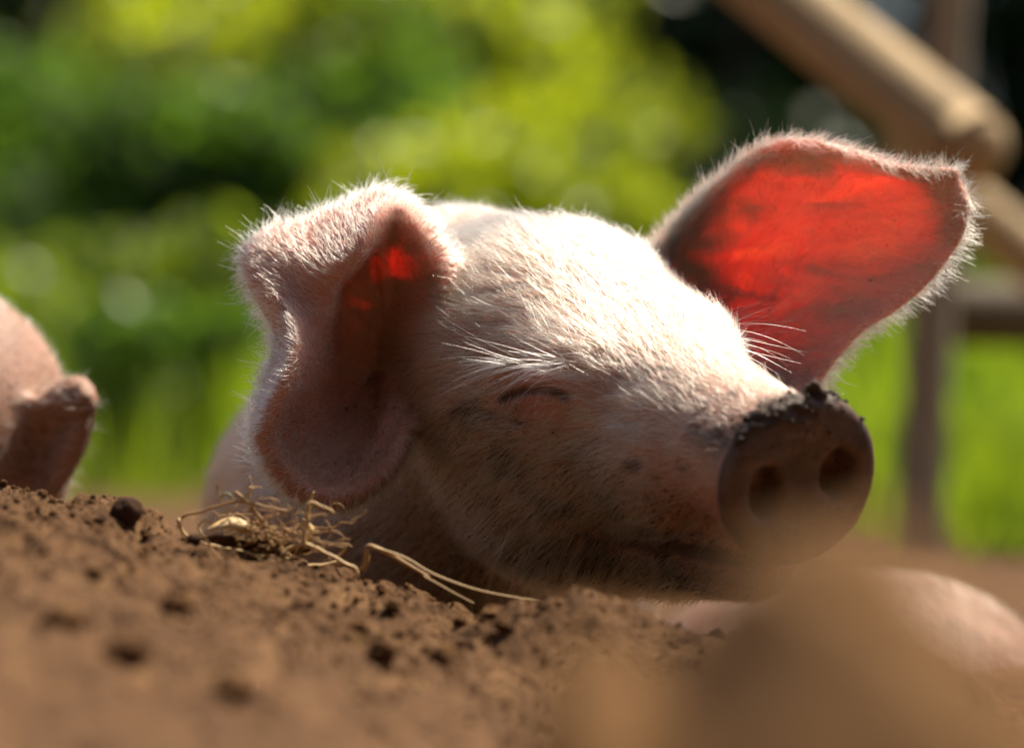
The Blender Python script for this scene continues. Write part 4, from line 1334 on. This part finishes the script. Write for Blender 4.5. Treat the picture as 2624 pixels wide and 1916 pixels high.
gxv, gyv = gxv[keep], gyv[keep]
hh = rng.uniform(0.14, 0.42, len(gxv)) * np.clip(0.8 + 0.5 * fbm(np.stack([gxv, gyv, gyv * 0], 1), 0.9, 2, 65), 0.4, 1.3) * smooth01(gyv, 2.8, 4.4)
nR = 9000
ry_ = 1.5 + rng.random(nR) * 2.6; rx_ = 0.30 + rng.random(nR) * (0.5 + 0.28 * ry_)
gxv = np.concatenate([gxv, rx_]); gyv = np.concatenate([gyv, ry_])
hh = np.concatenate([hh, rng.uniform(0.05, 0.16, nR) * smooth01(ry_ + rx_ * 0.6, 1.6, 2.6)])
blades("meadow_grass", np.stack([gxv, gyv], 1), np.maximum(hh, 0.04), rng.uniform(0.006, 0.014, len(gxv)), M_GRASS, "tall sunlit meadow grass beyond the dug soil")

def bush(name, label, base, blobs, nleaf, leaf, mat, cat="bush", group=None, stems=5, seed=0, holes=0.15, stem_r=0.012):
    """stems carrying a crown of separate leaves clumped round the given blobs (x, y, z, rx, ry, rz)"""
    r_ = np.random.default_rng(seed)
    root = tag(empty(name, base), label, cat, group)
    base = np.asarray(base, float)
    vol = np.array([b_[3] * b_[4] * b_[5] for b_ in blobs]) ** 0.75
    VV, FF, off = [], [], 0
    for k in range(stems):
        b_ = blobs[k % len(blobs)]
        tip = base + np.array(b_[:3]) + r_.normal(0, 0.25, 3) * np.array(b_[3:])
        st_ = base + np.append(r_.normal(0, 0.05, 2), -0.03)
        mid = st_ * 0.5 + tip * 0.5 + r_.normal(0, 0.06, 3)
        V, F = tube(catmull([st_, mid, tip], 10), stem_r * np.linspace(1.2, 0.3, 10), 6)
        link("trunk" if cat == "tree" else "stem", mesh_from("stem", V, F), M_BARK, root)
    which = r_.choice(len(blobs), nleaf, p=vol / vol.sum())
    B = np.array(blobs)[which]
    d = r_.normal(0, 1, (nleaf, 3)); d /= np.linalg.norm(d, axis=1)[:, None]
    rr = (r_.random(nleaf) ** 0.45)
    c = base + B[:, :3] + d * rr[:, None] * B[:, 3:]
    kp = (fbm(c, 3.2, 2, seed + 5) > -holes * 2) & (c[:, 2] > 0.02)
    c = c[kp]; n = len(c)
    t = r_.normal(0, 1, (n, 3)); t[:, 2] -= 0.4; t /= np.linalg.norm(t, axis=1)[:, None]
    s = np.cross(t, r_.normal(0, 1, (n, 3))); s /= np.linalg.norm(s, axis=1)[:, None]
    L_ = leaf * r_.uniform(0.6, 1.3, n)
    nn = np.cross(t, s)
    V = np.stack([c - t * L_[:, None] * 0.5, c + s * L_[:, None] * 0.28 + nn * L_[:, None] * 0.08, c + t * L_[:, None] * 0.5, c - s * L_[:, None] * 0.28 + nn * L_[:, None] * 0.08], 1)
    F = (np.arange(n)[:, None, None] * 4 + np.array([[0, 1, 2], [0, 2, 3]])[None]).reshape(-1, 3)
    me = mesh_from(name + "_crown", V.reshape(-1, 3), F, smooth=False)
    tint = np.clip(0.45 + 1.1 * fbm(c, 2.6, 2, seed) + r_.normal(0, 0.2, n), 0, 1)
    at = me.attributes.new("tint", 'FLOAT', 'POINT'); at.data.foreach_set("value", np.repeat(tint, 4).astype(np.float32))
    link("crown", me, mat, root)
    return root
def rblobs(seed, n, w, h, z0=0.2, d=0.5, r=0.35):
    r_ = np.random.default_rng(seed)
    return [(r_.uniform(-w, w), r_.uniform(-d, d), r_.uniform(z0, h), r * r_.uniform(.7, 1.3), r * r_.uniform(.7, 1.3), r * r_.uniform(.6, 1.1)) for _ in range(n)]
veg = [
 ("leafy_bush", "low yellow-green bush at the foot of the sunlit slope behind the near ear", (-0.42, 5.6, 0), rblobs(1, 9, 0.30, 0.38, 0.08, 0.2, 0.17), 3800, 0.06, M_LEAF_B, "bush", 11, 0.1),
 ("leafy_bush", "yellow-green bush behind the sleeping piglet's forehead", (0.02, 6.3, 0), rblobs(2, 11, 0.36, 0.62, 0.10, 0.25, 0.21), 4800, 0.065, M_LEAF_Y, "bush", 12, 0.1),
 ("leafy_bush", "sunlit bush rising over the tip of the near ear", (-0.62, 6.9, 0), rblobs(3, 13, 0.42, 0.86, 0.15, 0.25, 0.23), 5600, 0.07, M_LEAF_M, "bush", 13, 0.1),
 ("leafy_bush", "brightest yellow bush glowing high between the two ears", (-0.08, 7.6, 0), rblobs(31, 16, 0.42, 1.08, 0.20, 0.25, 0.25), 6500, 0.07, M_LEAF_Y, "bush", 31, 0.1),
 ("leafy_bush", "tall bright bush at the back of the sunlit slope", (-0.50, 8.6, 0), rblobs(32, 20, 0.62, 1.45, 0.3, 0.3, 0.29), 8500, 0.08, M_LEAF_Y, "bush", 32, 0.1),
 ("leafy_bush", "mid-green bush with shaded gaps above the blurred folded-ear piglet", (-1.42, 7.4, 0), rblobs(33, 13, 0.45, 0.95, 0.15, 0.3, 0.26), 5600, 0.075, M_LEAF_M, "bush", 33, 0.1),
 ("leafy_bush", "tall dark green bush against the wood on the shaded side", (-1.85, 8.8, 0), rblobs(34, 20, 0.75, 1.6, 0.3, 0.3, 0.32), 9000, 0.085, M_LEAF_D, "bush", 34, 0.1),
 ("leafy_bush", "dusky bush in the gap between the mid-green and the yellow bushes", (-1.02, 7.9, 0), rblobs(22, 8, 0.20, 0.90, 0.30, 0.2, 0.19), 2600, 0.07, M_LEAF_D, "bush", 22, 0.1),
 ("leafy_bush", "lime-green bush low in the meadow beyond the dark round clod", (-1.05, 5.8, 0), rblobs(35, 9, 0.34, 0.34, 0.06, 0.3, 0.17), 3600, 0.06, M_LEAF_B, "bush", 35, 0.05),
 ("leafy_bush", "small yellow-green bush showing between the muddy snout and the post", (0.80, 6.2, 0), rblobs(4, 7, 0.20, 0.38, 0.08, 0.3, 0.18), 3200, 0.06, M_LEAF_B, "bush", 14, 0.1),
 ("leafy_bush", "soft green bush in the grass right of the fence post", (1.45, 6.6, 0), rblobs(5, 9, 0.45, 0.25, 0.05, 0.4, 0.18), 4200, 0.07, M_LEAF_M, "bush", 15, 0.1),
 ("weed_clump", "tall leafy weeds in the meadow beyond the blurred folded-ear piglet", (-0.98, 4.4, 0), rblobs(23, 8, 0.16, 0.34, 0.05, 0.2, 0.10), 1600, 0.05, M_LEAF_B, "weeds", 23, 0.0),
 ("weed_clump", "mid-green weeds in the meadow behind the near ear", (-0.55, 4.1, 0), rblobs(24, 7, 0.12, 0.30, 0.05, 0.2, 0.09), 1300, 0.05, M_LEAF_M, "weeds", 24, 0.0),
 ("weed_clump", "weeds growing at the foot of the fence beyond the lying piglet's back", (0.88, 3.9, 0), rblobs(25, 7, 0.18, 0.24, 0.04, 0.2, 0.10), 1600, 0.05, M_LEAF_M, "weeds", 25, 0.0),
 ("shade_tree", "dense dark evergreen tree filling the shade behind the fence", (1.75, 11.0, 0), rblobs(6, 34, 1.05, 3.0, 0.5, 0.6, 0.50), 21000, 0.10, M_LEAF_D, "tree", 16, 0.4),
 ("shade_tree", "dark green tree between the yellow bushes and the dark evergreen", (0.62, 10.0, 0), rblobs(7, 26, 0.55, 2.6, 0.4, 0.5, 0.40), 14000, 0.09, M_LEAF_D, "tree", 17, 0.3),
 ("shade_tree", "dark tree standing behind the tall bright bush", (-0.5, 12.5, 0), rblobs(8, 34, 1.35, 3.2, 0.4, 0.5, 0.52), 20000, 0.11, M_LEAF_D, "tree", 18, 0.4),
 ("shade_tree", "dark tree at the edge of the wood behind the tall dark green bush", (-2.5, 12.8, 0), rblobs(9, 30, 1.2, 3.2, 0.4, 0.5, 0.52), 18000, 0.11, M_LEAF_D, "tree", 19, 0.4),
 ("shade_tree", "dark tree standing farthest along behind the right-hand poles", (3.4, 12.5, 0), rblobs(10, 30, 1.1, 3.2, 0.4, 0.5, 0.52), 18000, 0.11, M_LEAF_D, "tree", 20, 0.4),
]
veg += [
 ("shade_tree", "spreading tree of the wood beyond the shaded side of the pen", (-5.2, 12.0, 0), rblobs(61, 26, 1.5, 3.4, 0.4, 0.6, 0.62), 9000, 0.16, M_LEAF_D, "tree", 61, 0.6),
 ("shade_tree", "outermost tree of the wood on the shaded side of the pen", (-8.4, 11.0, 0), rblobs(62, 26, 1.7, 3.6, 0.4, 0.6, 0.66), 8000, 0.18, M_LEAF_D, "tree", 62, 0.6),
 ("shade_tree", "spreading tree of the wood past the end of the pole fence", (6.2, 12.2, 0), rblobs(63, 26, 1.5, 3.4, 0.4, 0.6, 0.62), 9000, 0.16, M_LEAF_D, "tree", 63, 0.6),
 ("leafy_bush", "rounded mid-green bush past the tall dark green one", (-3.1, 8.2, 0), rblobs(64, 16, 0.8, 1.1, 0.15, 0.4, 0.34), 6000, 0.09, M_LEAF_M, "bush", 64, 0.2),
 ("leafy_bush", "rounded mid-green bush in the shade past the evergreen", (3.2, 8.4, 0), rblobs(65, 16, 0.8, 1.0, 0.15, 0.4, 0.34), 6000, 0.09, M_LEAF_M, "bush", 65, 0.2),
]
# unseen trees added around the camera to cut sky light from the front
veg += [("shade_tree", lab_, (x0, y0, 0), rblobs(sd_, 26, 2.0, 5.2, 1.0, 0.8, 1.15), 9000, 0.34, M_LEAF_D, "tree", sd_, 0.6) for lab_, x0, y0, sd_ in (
    ("tall broad tree of the wood behind the photographer's left shoulder", -3.6, -5.0, 51), ("tall broad tree of the wood straight behind the photographer", 0.3, -6.0, 52),
    ("tall broad tree of the wood behind the photographer's right shoulder", 4.0, -5.2, 53), ("tall broad tree beside the path on the shaded left side", -6.0, -0.8, 54))]
for (nm, lab, base, bl, nl, lf, mt, ct, sd, ho) in veg:
    bush(nm, lab, base, bl, nl, lf, mt, ct, None, 1 if ct == "tree" else 5, sd, ho, 0.08 if ct == "tree" else (0.012 if ct == "bush" else 0.004))
